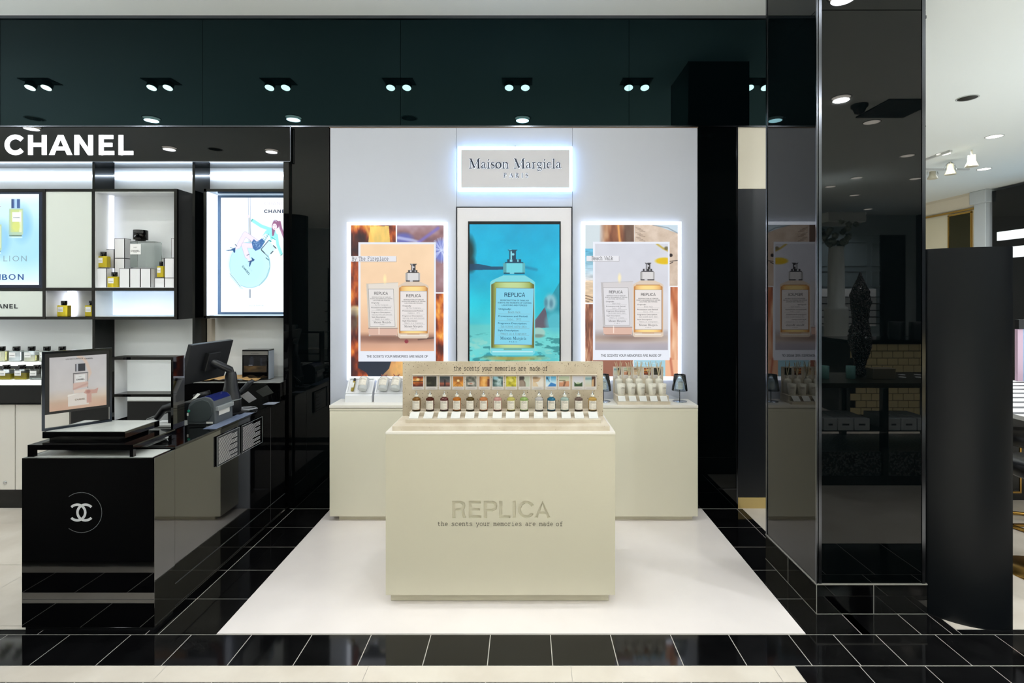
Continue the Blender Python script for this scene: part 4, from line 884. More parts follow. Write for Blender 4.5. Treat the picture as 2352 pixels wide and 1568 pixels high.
for i, x in enumerate(TD):
    loc = (PX(x, 4.115), 4.115, CT+.058); o = df if i == 0 else dup(df, loc); o.location = loc
    o['label'] = f'white reed diffuser, {names5[i]} in the row on the stone tray'
for i, o in enumerate([df]+[q for q in C.objects if q.name.startswith('reed_diffuser.')]): reeds(o, i)
def make_candle():
    t = thing('candle_jar', '', 'candle', (0, 0, 0), 'white jar candles on the stone tray', world=False)
    MB().lathe([(.026, 0), (.0275, .002), (.0325, .088), (.0305, .088), (.0295, .078), (0, .078)], n=26).build('jar', CEMENT, t)
    a = tester_label_geo(.0283, .012, .07, .62); f0 = a.fn; V2 = []
    for (x, y, z) in a.V: k = 1+.0052/.0283*(z/.088)+.006; V2.append((x*k, y*k, z))
    a.V = V2; a.build('paper_label', PRT, t)
    MB().lathe([(.0285, .0782), (.0005, .0784)], n=20).build('wax', mat('wax', (238, 232, 214), .5), t); MB().tube([(0, 0, .078), (.001, 0, .086)], .0008, 5).build('wick', BLACKM, t)
    return t
cj = make_candle()
for i, x in enumerate(TW):
    loc = (PX(x, 4.035), 4.035, CT+.058); o = cj if i == 0 else dup(cj, loc); o.location = loc; o.rotation_euler = (0, 0, .35)
    o['label'] = f'white jar candle, {names5[i]} in the row on the stone tray'
for i, x in enumerate([1428.5, 1453.5, 1477.5, 1502, 1525.4]):
    loc = (PX(x, 3.97), 3.958, CT+.0235); 
    if i == 0: c2 = make_card(.055, .04, .034, '', 'white cards on the stone tray'); o = c2
    else: o = dup(c2, loc)
    o.location = loc; o['label'] = f'white printed card in front of the candles, {names5[i]} on the stone tray'
for i, (x, k) in enumerate(zip([1418, 1440.8, 1463.5, 1487, 1509.5], [13, 11, 9, 0, 1])):
    o = make_photo(k, .066, .086, f'instant photo of {PHO[k]} behind the reed diffusers', 'instant photos on the stone tray')
    o.location = (PX(x, 4.125), 4.1255, PZ(868, 4.125))
# candle lamps
def make_lamp():
    t = thing('candle_lamp', '', 'lamp', (0, 0, 0), 'glass shaded candle lamps', world=False)
    MB().lathe([(.055, 0), (.056, .002), (.054, .004), (.006, .006)], n=32).build('base', CHROME, t)
    MB().lathe([(.0035, .004), (.0035, .092), (.016, .094), (.016, .098)], n=12).build('stem', DCHROME, t)
    MB().lathe([(.062, .088), (.045, .212), (.043, .212), (.060, .088)], n=32).build('glass_shade', thin_glass('blue_tint_glass', (243, 249, 253), .04), t)
    MB().lathe([(.0445, .2105), (.0455, .2105), (.0455, .2145), (.0445, .2145), (.0445, .2105)], n=32).build('rim', DCHROME, t)
    MB().lathe([(.026, .098), (.027, .1), (.031, .18), (.029, .18), (.001, .172)], n=24).build('candle', mat('frosted_candle', (226, 232, 238), .4), t)
    a = tester_label_geo(.0295, .105, .172, .7); a.build('paper_label', PRT, t)
    return t
lp = make_lamp(); lp.location = (PX(1561, 4.07), 4.07, CT); lp['label'] = 'small lamp with clear glass shade over a candle, right end of the counter'
l2 = dup(lp, (PX(1386, 4.07), 4.07, CT)); l2['label'] = 'glass shaded candle lamp half hidden behind the stone display on the pedestal'
# gift boxes (left)
def gift_box(label, xl, xr, items):
    t = thing('gift_box', label, 'gift box', ((PX(xl, 4.06)+PX(xr, 4.06))/2, 4.1, CT), 'open gift boxes on the left of the counter')
    a, b = PX(xl, 4.06), PX(xr, 4.06); m = mat('box_white', (226, 228, 232), .5)
    MB().prism([(4.035, CT), (4.035, CT+.052), (4.052, CT+.066), (4.136, CT+.176), (4.144, CT+.17), (4.144, CT)], a, b, 'x').build('box', m, t, .001)
    def sl(s, u, h=0):  # slanted face frame: u across, s along slope from front
        y = 4.052+.084*s; z = CT+.066+.11*s; return (u, y-.795*h, z+.607*h)
    r = MB()
    for (u0, u1, s0, s1) in ((a, a+.012, 0, 1), (b-.012, b, 0, 1), (a+.012, b-.012, 0, .06), (a+.012, b-.012, .9, 1)):
        q = [sl(s0, u0), sl(s0, u1), sl(s1, u1), sl(s1, u0)]; q2 = [sl(s0, u0, .008), sl(s0, u1, .008), sl(s1, u1, .008), sl(s1, u0, .008)]
        r.add(q+q2, [(0, 1, 2, 3), (4, 5, 6, 7), (0, 1, 5, 4), (1, 2, 6, 5), (2, 3, 7, 6), (3, 0, 4, 7)])
    r.build('rim', m, t)
    return t, sl, a, b
SL = math.atan2(.11, .084)
def lying(o, p):                                     # rest an upright model on the slanted insert
    o.location = p; o.rotation_euler = (-(PI/2-SL), 0, 0); o.scale = (1.35,)*3
t1, sl, a_, b_ = gift_box('open white gift box holding a vial and a candle jar, far left of counter', 795, 856, 2)
vial = thing('perfume_vial', 'small vial of yellow perfume lying in the leftmost open gift box', 'bottle', (0, 0, 0), None, False)
MB().lathe([(.0075, 0), (.0085, .002), (.0085, .058), (.005, .064)], n=16).build('glass_body', mat('liquid_vial_yellow', (214, 190, 90), .06, trans=.5, ior=1.4), vial)
MB().lathe([(.0062, .064), (.0068, .064), (.0068, .08), (.006, .081)], n=14).build('cap', BLACKM, vial); bx('label', -.006, .006, -.0092, -.0088, .018, .05, PAPER, vial)
lying(vial, sl(.12, a_+.05, .012))
def clear_jar(): 
    t = thing('gift_candle', '', 'candle', (0, 0, 0), 'clear candle jars lying in the gift boxes', False)
    MB().lathe([(.022, 0), (.026, .003), (.0285, .075), (.0275, .076), (.0015, .07)], n=24).build('jar', mat('frosted_jar', (208, 212, 214), .25), t)
    tester_label_geo(.0295, .018, .066, .8).build('paper_label', PRT, t); return t
k = clear_jar(); lying(k, sl(.1, a_+.135, .036)); k['label'] = 'clear candle jar lying beside the vial in the leftmost open gift box'
t2, sl, a_, b_ = gift_box('open white gift box with several candle jars, partly behind the stone display', 861, 958, 3)
for i, u in enumerate((.068, .165, .262)):
    o = dup(k, (0, 0, 0)); lying(o, sl(.1, a_+u, .036)); o['label'] = ['candle jar with red bow, left one in the wider open gift box', 'candle jar with red bow, middle one in the wider open gift box', 'candle jar mostly hidden at the right of the wider open gift box'][i]
    if i < 2: MB().add([(0, -.02, .077), (-.02, -.022, .094), (-.014, -.02, .078), (.02, -.022, .094), (.014, -.02, .078), (0, -.018, .084)], [(0, 1, 2), (0, 3, 4), (0, 2, 5), (0, 4, 5)]).build('bow', mat('burgundy_ribbon', (120, 48, 44), .5), o)

# ================================================================== mirrored pillar and charcoal partition
X0, X1, Y0, Y1 = 1.58, 2.178, 2.79, 3.378
t = thing('mirrored_pillar', 'square pillar clad in black mirror glass on a tiled plinth', 'pillar', (1.88, 3.08, 0))
pb = MB()
pb.box(X0, X1, Y0, Y1, 0, .158, 1)
pb.build('core', [BLACKG, BLACKL], t)
gl = MB(); 
for z0, z1 in ((.165, 3.268), (3.272, ZC)): gl.box(X0+.004, X1-.004, Y0+.004, Y1-.004, z0, z1)
gl.build('glass_cladding', BLACKG, t)
e = MB(); w2 = .022
for a, b, c, d in ((X0+.012, X0+w2+.006, Y0, Y0+.006), (X1-w2-.004, X1-.008, Y0, Y0+.006), (X0, X0+.006, Y0+.0, Y0+.012), (X0, X0+.006, Y1-.016, Y1)): e.box(a, b, c, d, .165, ZC)
e.build('corner_trim', DCHROME, t)
g2 = MB()
for z in (.158,): g2.box(X0-.002, X1+.002, Y0-.002, Y1+.002, z, z+.006)
g2.box(1.8875, 1.8905, Y0-.0012, Y0, 0, .158); g2.box(X0-.0012, X0, 3.09, 3.093, 0, .158); g2.box(X0-.0015, X1+.0015, Y0-.0015, Y1, 0, .003); g2.box(X0-.0013, X0+.0015, Y0-.0013, Y0+.0015, 0, .158)
g2.build('plinth_joints', mat('joint_grey', (150, 148, 142), .4), t)

t = thing('curved_partition', 'tall charcoal curved partition standing right of the mirrored pillar', 'partition', (2.4, 3.0, 0))
pts = [(2.47+.352*math.cos(math.radians(a)), 3.0+.352*math.sin(math.radians(a))) for a in range(150, 276, 5)]
pts += [(2.512, 2.652), (2.512, 3.35), (2.2, 3.35)]
MB().prism(pts, .004, 1.975, 'z', smooth=True).build('panel', COLM, t)
for p in t.children:
    me = p.data
    for q in me.polygons: q.use_smooth = abs(q.normal.z) < .5 and q.normal.x < .15 and q.normal.y < .35 and q.area < .3
MB().prism([(x*1.0, y) for x, y in pts], 0, .004, 'z').build('foot', BLACKM, t)

# ================================================================== things seen at the far right
t = thing('ivory_shopfront', 'ivory panelled shop front with brass trim, far right beyond the pillar', 'shop front', (9.9, 12, 0))
iv = mat('ivory_wall', (236, 226, 196), .45)
bx('wall', 9.9, 10.1, 11.15, 14.6, 0, ZC-.3, iv, t)
MB().prism([(9.9, ZC-.32), (9.78, ZC-.06), (9.78, ZC), (10.1, ZC), (10.1, ZC-.32)], 11.15, 14.6, 'y').build('cornice', mat('cornice_cream', (232, 222, 200), .5), t)
bx('pilaster', 9.8, 10.1, 10.96, 11.25, 0, ZC-.25, mat('pale_blue_grey', (206, 212, 214), .5), t, .01); bx('capital', 9.74, 10.12, 10.9, 11.3, ZC-.28, ZC, mat('pale_blue_grey', (206, 212, 214)), t, .02)
bx('mirror_panel', 9.88, 9.9, 11.42, 12.0, .1, ZC-.42, mat('bronze_mirror', (60, 58, 36), .05, .7), t)
b_ = MB()
for y in (11.39, 12.0): b_.box(9.87, 9.9, y, y+.03, .1, ZC-.4)
b_.box(9.87, 9.9, 11.39, 12.03, ZC-.42, ZC-.38); b_.box(9.875, 9.9, 12.05, 14.6, 2.25, 2.28); b_.box(9.86, 9.9, 11.3, 14.6, ZC-.36, ZC-.32); b_.build('brass_trim', BRASS, t)
t = thing('black_shopfront', 'black glass shop front with lit screens, far right edge', 'shop front', (9.9, 8, 0))
bx('wall', 9.86, 10.05, 3.2, 10.87, 0, ZC-.06, BLACKG, t)
wp = mat('lit_white_panel', (240, 244, 244), .5, emit=(226, 236, 236), es=.6)
for z0, z1 in ((2.87, 3.05), (2.5, 2.72)): bx('white_panel', 9.82, 9.86, 9.85, 10.72, z0, z1, wp, t)
bs = mat('screen_sky', (90, 170, 220), .2, emit=(70, 170, 226), es=1.0)
for z0, z1 in ((2.16, 2.98), (1.83, 2.12), (1.5, 1.79)): bx('screen', 9.8, 9.86, 8.0, 9.8, z0, z1, bs, t)
t = thing('makeup_counter', 'white and black striped counter behind the brass based stools at the right edge', 'counter', (4.2, 4.2, 0))
bx('top', 3.32, 5.2, 3.42, 4.9, .89, .92, WHITE, t); bx('body', 3.7, 5.1, 4.35, 4.85, .0, .89, BLACKL, t)
for k in range(8): bx('black_stripe', 3.32, 5.2, 3.5+k*.18, 3.555+k*.18, .92, .9215, BLACKM, t)
MB().frame(3.74, 4.19, 4.345, 4.35, .06, .6, .014).build('gold_outline', BRASS, t)
t = thing('poster_stand', 'pale blue poster stand on the striped counter at the right edge', 'poster stand', (4.95, 4.86, .92))
bx('panel', 4.69, 5.15, 4.85, 4.88, .922, 1.41, mat('poster_blue', (150, 176, 206), .4), t); bx('side_panel', 4.64, 4.69, 4.85, 4.88, .922, 1.41, mat('poster_pink', (206, 176, 196), .4), t); bx('header', 4.64, 5.15, 4.84, 4.88, 1.41, 1.5, BLACKM, t)
for i, (x, y, r, h) in enumerate(((3.23, 3.19, .21, .02), (3.83, 3.85, .21, .02))):
    t = thing('bar_stool', ['black stool with round brass disc base, nearer one right of the partition', 'black stool with brass ring base, farther one right of the partition'][i], 'stool', (x, y, 0), 'stools right of the partition')
    if i == 0: MB().lathe([(r, 0), (r, .012), (.05, .022), (.03, .03)], (x, y, 0), 40).build('base', BRASS, t)
    else: MB().tube([(x+r*math.cos(a), y+r*math.sin(a), .014) for a in [2*PI*k/36 for k in range(37)]], .014, 8).build('base', BRASS, t); MB().box(x-r, x+r, y-.012, y+.012, .004, .02).build('base_bar', BRASS, t)
    MB().lathe([(.02, .02), (.02, .6)], (x, y, 0), 14).build('post', BRASS, t); MB().lathe([(.17, .6), (.2, .62), (.2, .68), (.18, .7), (.001, .705)], (x, y, 0), 30).build('seat', BLACKP, t)
# ================================================================== ceiling fixtures
def downlight(lit):
    t = thing('ceiling_light', '', 'ceiling light', (0, 0, 0), 'round recessed ceiling lights', world=False)
    MB().lathe([(.105, 0), (.108, -.004), (.095, -.006), (.092, 0)], n=32).build('trim_ring', mat('trim_white', (200, 204, 200), .4) if 1 else 0, t)
    MB().lathe([(.094, -.003), (.08, -.001), (.001, -.0008)], n=32).build('diffuser', LAMPF2 if lit else mat('dark_reflector', (60, 64, 66), .2, .8), t)
    return t
LAMPF2 = mat('lamp_diffuser', (255, 255, 255), .5, emit=(255, 246, 230), es=5)
dl = {1: downlight(1), 0: downlight(0)}; used = {0: False, 1: False}
_h = 'round ceiling light mirrored in the black header, '
_p = 'round ceiling light mirrored in the pillar front, '
DLAB = [_h+'unlit, above the start of the lit capitals', _h+'lit, above the last lit capital', _h+'lit, above the right end of the fascia', _h+'unlit, above the left wall panel', _h+'pale, directly above the backlit sign',
        'round ceiling light mirrored in the board, just right of the lit capitals', 'dim round ceiling light mirrored in the fascia, middle one right of the lit capitals', 'round ceiling light mirrored in the fascia, near its right end',
        _p+'the topmost and largest', _p+'just below the dome camera', _p+'below the square vent, at the right edge', _p+'left one of the first pair', _p+'right one of the first pair', _p+'small, at the left edge', _p+'small, above the second camera', _p+'tiny, upper right of the leafy capital', _p+'tiny, left above the leafy capital', _p+'tiny, lowest one above the capital',
        'dim round recessed light nearest in the white ceiling at upper right', 'round recessed light with metal reflector, above the track spots at right', 'bright round ceiling light beside the track, just right of the pillar']
TLAB = ['leftmost of the twin spotlights mirrored in the black header', 'twin spotlight mirrored in the header, second from the left', 'twin spotlight mirrored in the header, above the right end of the fascia', 'twin spotlight mirrored in the header, above the left wall panel', 'twin spotlight mirrored in the header, above the backlit sign', 'twin spotlight mirrored in the header, above the beach poster', 'twin spotlight mirrored in the header, cut off beside the pillar']
for i, (X, D, lit) in enumerate(DOWN):
    o = dl[lit] if not used[lit] else dup(dl[lit], (0, 0, 0)); used[lit] = True; o.location = (X, D, ZC)
    o['group'] = 'round recessed ceiling lights'; 
    o['label'] = DLAB[i] if i < len(DLAB) else 'round recessed ceiling light over the shop floor, outside the photo'
for i, X in enumerate(TWIN_X):
    if i == 0:
        tw = thing('twin_spotlight', '', 'ceiling light', (0, 0, 0), 'twin spotlights in front of the shop front', world=False)
        MB().frame(-.16, .16, -.006, 0, -.09, .09, .012).xform(Matrix.Rotation(PI/2, 4, 'X')).build('recess_frame', BLACKM, tw); bx('recess', -.15, .15, -.08, .08, -.004, 0, BLACKM, tw)
        for dx in (-.085, .085):
            h = MB().lathe([(.032, 0), (.05, -.02), (.05, -.07), (.046, -.072)], n=20); h.xform(Matrix.Translation((dx, 0, -.01)) @ Matrix.Rotation(.35, 4, 'X')); ho = h.build('lamp_head', BLACKP, tw)
            f_ = MB().lathe([(.045, -.0735), (.001, -.074)], n=20); f_.xform(Matrix.Translation((dx, 0, -.01)) @ Matrix.Rotation(.35, 4, 'X')); f_.build('lamp_face', LAMPS, ho)
        o = tw
    else: o = dup(tw, (0, 0, 0))
    o.location = (X, TWIN_D, ZC); o['label'] = TLAB[i]
t = thing('track_light', 'white ceiling track carrying spot heads, at right beyond the pillar', 'track light', (7.6, 9, ZC))
bx('rail', 6.6, 6.64, 8.0, 12.5, ZC-.03, ZC, mat('track_white', (206, 208, 206), .4), t)
bx('cross_rail', 6.64, 7.9, 9.15, 9.18, ZC-.03, ZC, mat('track_white', (1, 1, 1)), t)
tm = mat('spot_cream', (206, 200, 176), .4)
for i, (px_, py_, D) in enumerate(((2183, 403, 8.6), (2232, 385, 7.9), (2142, 413, 9.4))):
    s_ = thing('track_spot', ['cream track spotlight in wire yoke, middle of the three', 'cream track spotlight at the right end, hanging highest', 'cream track spotlight partly hidden by the pillar'][i], 'spotlight', (PX(px_, D), D, ZC-.03), 'spotlights hanging from the ceiling track')
    x = PX(px_, D); z = PZ(py_, D)+.02; MB().lathe([(.05, .17), (.05, .08), (.085, .0), (.075, -.005)], (x, D, z), 20).build('head', tm, s_)
    MB().lathe([(.072, -.004), (.001, -.0045)], (x, D, z), 20).build('lamp_face', LAMPF, s_); MB().tube([(x, D, z+.15), (x, D, ZC-.03)], .012, 8).build('stem', tm, s_)
    if i != 1: MB().tube([(x+.1*math.cos(q), D, z+.08+.12*math.sin(q)) for q in [PI*k/10 for k in range(11)]], .008, 6).build('yoke', CHROME, s_)
# ================================================================== black and white boutique on the left
DB = 4.38                                            # its white back wall
XR = -1.9
Z = lambda y: PZ(y, DW)
XX = lambda x: PX(x, DW)
AW = mat('alcove_white', (232, 235, 236), .45)
LBOX = mat('lightbox_white', (255, 255, 255), .5, emit=(208, 232, 255), es=1.35)
t = thing('fascia_sign', 'black glass fascia with white lit capital letters, above the white alcove', 'fascia', (-3.4, DW, PZ(370, DW)))
bx('board', -6.5, PX(666, 4.15), 4.15, DW+.28, PZ(370, 4.15), PZ(291, 4.15), BLACKG, t)
e = MB(); e.box(-6.5, PX(667, 4.14), 4.142, 4.15, PZ(290.5, 4.14), PZ(288.5, 4.14)); e.box(-6.5, PX(667, 4.14), 4.144, 4.15, PZ(371.5, 4.14), PZ(369.5, 4.14)); e.box(PX(665.5, 4.14), PX(667, 4.14), 4.144, 4.15, PZ(371, 4.14), PZ(289, 4.14)); e.build('edge_trim', DCHROME, t)
k = 1/7.127; gs = chanel_geo()
groups = [[0], [1, 2, 3], [4, 5], [6, 7, 8], [9, 10, 11, 12], [13, 14]]
LETT = mat('lit_letter', (255, 255, 255), .4, emit=(250, 250, 255), es=2.2)
for gi in groups:
    v, f = merge([gs[i] for i in gi]); m_ = MB(); n = len(v); Dl = 4.147
    P = [(PX(a*k, Dl), PZ(290+(305-b-2)*k, Dl)) for a, b in v]
    m_.add([(x, Dl, z) for x, z in P], f); o = m_.build('letter', LETT, t)
    s = o.modifiers.new('thick', 'SOLIDIFY'); s.thickness = .004; s.offset = 0
# alcove shell
struct(bx('wall_alcove', -6.5, XR, DB, DB+.02, .85, PZ(368, DW), AW))
struct(bx('trim_2', PX(655, DW), PX(667, DW), 4.15, DB, 0, PZ(371, 4.15), BLACKL))
struct(bx('trim_3', -6.5, XR-.05, DW+.0, DB, PZ(369, DW), PZ(365, DW), BLACKM))
struct(bx('trim_4', XX(212), XX(218), DW, DB, PZ(434, DW), PZ(370, DW), BLACKG)); struct(bx('trim_5', XX(212), XX(218), DW, DB, .95, PZ(733, DW), BLACKG)); struct(bx('trim_6', XX(442), XX(448), DW, DB, 1.04, PZ(370, DW), BLACKG))
t = thing('led_strip', 'glowing horizontal light strip on the white alcove wall above the cabinets', 'light', (-3.5, DB, 2.7)); bx('strip', -6.5, XR-.05, DB-.014, DB-.003, PZ(405, DB), PZ(403.2, DB), mat('alcove_led', (255, 255, 255), .5, emit=(216, 234, 255), es=34), t)
# wall-mounted cubby cabinet
t = thing('wall_cabinet', 'black framed open wall cabinet with white interior in the alcove', 'cabinet', (-3.5, DW, PZ(733, DW)))
Z = lambda y: PZ(y, DW)
XX = lambda x: PX(x, DW)
fr = MB()
fr.box(XX(-260), XX(406), DW, DB-.002, Z(440), Z(433.5)); fr.box(XX(-260), XX(406), DW, DB-.002, Z(733.5), Z(727))
fr.box(XX(98), XX(104.5), DW-.002, DB-.002, Z(733), Z(434)); fr.box(XX(211), XX(218), DW-.002, DB-.002, Z(733), Z(434)); fr.box(XX(400), XX(407), DW-.002, DB-.002, Z(733.5), Z(433.5))
fr.build('frame', BLACKL, t)
bx('shelf', XX(104), XX(401), DW-.001, DB-.002, Z(667.5), Z(660.5), BLACKL, t)
ins = MB(); ins.box(XX(104), XX(400), DB-.008, DB-.004, Z(727), Z(440)); ins.box(XX(218), XX(218)+.004, DW+.002, DB-.008, Z(727), Z(440)); ins.box(XX(218), XX(400), DW+.002, DB-.008, Z(441), Z(440)); ins.box(XX(218), XX(400), DW+.002, DB-.008, Z(727), Z(726.3)); ins.box(XX(104.5), XX(104.5)+.004, DW+.002, DB-.008, Z(727), Z(667.5)); ins.box(XX(218), XX(400), DW+.002, DB-.008, Z(660.5), Z(659.5))
ins.build('lining', AW, t)
bx('closed_panel', XX(104.5), XX(211), DW+.004, DW+.02, Z(660.5), Z(440), mat('blank_panel', (214, 220, 212), .4), t)
bx('lit_tube', XX(218)+.008, XX(218)+.03, 4.315, 4.34, Z(659), Z(441), mat('tube_soft', (255, 255, 255), .5, emit=(222, 226, 244), es=1.1), t)
bx('lit_tube', XX(104.5)+.03, XX(104.5)+.085, 4.345, 4.36, Z(726), Z(668), mat('cubby_led', (255, 255, 255), .5, emit=(240, 242, 255), es=2.4), t)
bx('lit_back', XX(218)+.006, XX(399), 4.355, 4.36, Z(725), Z(668.5), mat('cubby_panel', (255, 255, 255), .5, emit=(196, 222, 250), es=.75), t)
t = thing('name_panel', 'pale panel with printed capitals under the blue screen at the left edge', 'sign', (XX(40), DW, Z(728)))
bx('board', XX(-200), XX(98), DW+.004, DW+.03, Z(727), Z(668.5), mat('blank_panel', (1, 1, 1)), t)
a = Art(DW+.003); x1 = 41.0; a.text('CHANEL', x1-73, x1, 703, 10.2, (30, 34, 38), 1, 'chanel'); a.build('lettering', PRT, t)
# left light box with bottles
t = thing('light_box', 'blue lit box showing tall perfume bottles, cut by the left edge', 'lit sign', (XX(20), DW, Z(660)))
fbx('frame', -150, 98, 440, 661, DW+.004, DB-.01, mat('blue_black', (14, 28, 52), .2), t)
a = Art(4.178); cv = Cv(-40, 89.5, 445.5, 654, .8).vgrad([(0, (236, 252, 255)), (.12, (206, 240, 252)), (.7, (190, 232, 246)), (.95, (214, 244, 252)), (1, (240, 254, 255))])
cv.ell(60, 560, 50, 60, (140, 206, 238), .5, 40)
def tallb(x, y, h=1.0):
    cv.ell(x+14, y+56, 22, 40, (104, 176, 222), .5, 14)
    cv.rect(x-10, x+10, y, y+21, (56, 92, 150)); cv.rect(x-3, x+3, y, y+21, (170, 206, 236)); cv.rect(x-10, x-7, y, y+21, (40, 60, 110))
    cv.poly([(x-15, y+22), (x+17, y+22), (x+17, y+80), (x+12, y+86), (x-12, y+86), (x-16, y+80)], (176, 206, 178)); cv.poly([(x-12, y+24), (x+14, y+24), (x+14, y+76), (x-12, y+76)], (196, 214, 142)); cv.rect(x+8, x+14, y+26, y+76, (222, 232, 190)); cv.ell(x+1, y+62, 9, 12, (214, 222, 120), .8, 3)
    cv.line([(x-14, y+84), (x+13, y+84)], 2.4, (70, 96, 80), .8); cv.line([(x-15, y+88), (x+14, y+88)], 3, (214, 240, 246), .8)
    cv.rect(x-8, x+12, y+30, y+52, (240, 244, 244))
tallb(36, 457); tallb(-13, 493)
a.grid(cv); a.text('CHANEL', 30.5, 47, 499.5, 3, (90, 110, 120), 1, 'chanel')
a.text('CHANEL', -19, -2, 535, 3, (90, 110, 120), 1, 'chanel')
for q in (('L', 8, 17), ('I', 21.5, 23), ('O', 29, 44), ('N', 49, 61.5)): a.text(q[0], q[1], q[2], 600, 13.5, (128, 158, 170), 1)
for q in (('I', -1, 1.5), ('B', 5, 17), ('O', 20, 36), ('N', 41, 54.5)): a.text(q[0], q[1], q[2], 642.5, 14, (24, 74, 140), 1, weight=.9)
a.rect(-8, 2, 473.5, 474.5, (150, 60, 80), 1)
a.build('picture', LIT2, t)
# right light box poster with figure on a pole
t = thing('light_box_poster', 'bright lit poster of a swinging woman above a round pale blue bottle', 'poster', (XX(580), DB, PZ(727, 4.25)))
DP = 4.30; fo = MB(); D = 4.2
fo.box(PX(468, D), PX(700, D), D, DB, PZ(440, D), PZ(433.5, D)); fo.box(PX(468, D), PX(700, D), D, DB, PZ(730, D), PZ(725, D)); fo.box(PX(468, D), PX(474, D), D, DB, PZ(730, D), PZ(433, D)); fo.build('outer_frame', BLACKL, t)
bx('lit_lining', PX(474.3, D), PX(474.3, D)+.012, D+.004, DB-.004, PZ(724.5, D), PZ(440.5, D), LBOX, t)
bx('lit_back', PX(474.3, D)+.012, PX(690, D), DP+.02, DP+.03, PZ(724.5, D), PZ(440.5, D), LBOX, t)
MB().frame(PX(500, DP), PX(668, DP), DP, DP+.02, PZ(722, DP), PZ(448, DP), .02).build('inner_frame', mat('slate_frame', (92, 122, 160), .3), t)
a = Art(DP+.012); cv = Cv(505, 664, 453, 717, .75).vgrad([(0, (250, 254, 255)), (.5, (236, 252, 255)), (1, (250, 255, 255))])
cv.ell(574, 608, 47, 53, (150, 206, 220)); cv.ell(574, 608, 45.6, 51.6, (196, 240, 250)); cv.poly([(527, 634), (552, 663), (560, 664), (532, 628)], (214, 244, 250)); cv.ell(566, 606, 40, 46, (190, 238, 250), .8, 10)
cv.line([(617, 590), (620, 612), (612, 636), (596, 655)], 1, (110, 160, 176), .8); cv.line([(528, 628), (540, 642), (552, 658)], 1, (100, 140, 156), .8)
for x in (570.2, 574.6): cv.line([(x, 453), (x+1.6, 556)], 1.6, (186, 196, 216)); 
cv.line([(573.4, 500), (574.6, 556)], 1, (110, 116, 130)); cv.rect(571.5, 576, 664, 684, (190, 200, 214)); cv.rect(574, 575.2, 664, 684, (110, 120, 140))
skin = (234, 226, 242); line_ = (190, 176, 206)
cv.line([(590, 556), (563, 537), (547, 566)], 11, line_); cv.line([(590, 556), (563, 537), (547, 566)], 9.6, skin); cv.line([(547, 566), (537, 574)], 5.6, skin)
cv.line([(588, 565), (560, 563), (568, 588)], 12, line_); cv.line([(588, 565), (560, 563), (568, 588)], 10.6, skin); cv.line([(568, 588), (575, 600)], 6, skin)
navy = (34, 84, 140)
cv.poly([(518, 575), (530, 573), (541, 568), (540, 580), (537, 580), (535, 575), (524, 576)], navy); cv.line([(529, 568), (537, 571)], 1, navy); cv.line([(540, 561), (544, 565)], 1.3, (40, 60, 100))
cv.poly([(577, 590), (585, 596), (583, 599), (578, 601), (574, 612), (572, 612), (573, 600), (579, 598)], navy); cv.line([(570, 601), (578, 598)], 1.3, (30, 60, 110)); cv.line([(567, 586), (572, 584)], 1.1, (40, 60, 100))
cv.poly([(578, 556), (583, 549), (590, 555), (602, 547), (609, 555), (598, 571), (587, 576), (581, 570)], (58, 108, 170))
r_ = np.random.RandomState(3)
for _ in range(40): x, y = r_.uniform(582, 603), r_.uniform(553, 571); cv.ell(x, y, .7, .7, (170, 200, 230), .8)
cv.poly([(602, 547), (612, 532), (622, 531), (618, 545), (609, 555)], (226, 246, 252)); [cv.line([(604+k*3.4, 546-k*3.6), (608+k*3.4, 551-k*3.6)], .8, (60, 130, 150), .8) for k in range(4)]
jac = (150, 236, 240)
cv.line([(580, 506), (600, 519), (622, 527)], 7.5, jac); cv.poly([(602, 543), (610, 530), (622, 522), (632, 528), (638, 545), (622, 551), (619, 541), (610, 536)], jac); cv.line([(635, 540), (638, 562), (646, 582)], 6.4, jac); cv.line([(577.5, 508), (580.5, 503.5)], 1.2, (40, 120, 110)); cv.line([(644.5, 587), (649, 583)], 1.1, (40, 120, 110)); cv.ell(570, 497, 3.4, 3.4, skin); cv.ell(652, 588, 3, 3, skin)
cv.line([(624, 545), (632, 550)], 2, (60, 190, 190)); cv.line([(617, 537), (605, 558)], 1, (70, 150, 170)); cv.line([(619, 552), (622, 554)], 3, (40, 160, 170))
hair = (150, 96, 136)
cv.poly([(624, 518), (628, 506), (634, 505), (642, 509), (640, 522), (632, 527), (629, 541), (625, 542)], hair); cv.line([(642, 510), (645, 524), (654, 546)], 6, hair, 1, 2); cv.line([(645, 526), (652, 544)], 2, (190, 140, 170), .6)
cv.ell(630.8, 520.5, 5.2, 7.2, (248, 232, 246)); cv.ell(629, 517.5, .9, .6, (90, 60, 90)); cv.ell(633.4, 518.6, .9, .6, (90, 60, 90)); cv.line([(629, 524.4), (632, 525)], .9, (216, 110, 130)); cv.line([(630.5, 519), (630, 522)], .5, (220, 190, 206)); cv.line([(627, 509), (631, 505), (635, 509)], 1.6, (190, 190, 220), .9)
cv.poly([(602, 569), (617, 552), (634, 570), (618, 588)], (206, 236, 244)); cv.line([(600, 572), (617, 552)], 1.6, (30, 50, 90)); cv.line([(628, 564), (634, 570)], 2, (20, 40, 60)); cv.line([(622, 582), (627, 577)], 2, (20, 40, 60))
for k in range(4): cv.line([(600+k*4, 573+k*4), (603+k*4, 577+k*4)], 2 if k < 2 else 1, (20, 30, 50)); 
cv.line([(611, 592), (617, 597)], 1.6, (30, 90, 110))
a.grid(cv)
a.text('CHANC', 607, 654, 470.6, 7.5, (214, 208, 230), 1); a.text('CHANEL', 606.5, 663, 485, 7.8, (30, 44, 84), 1, 'chanel')
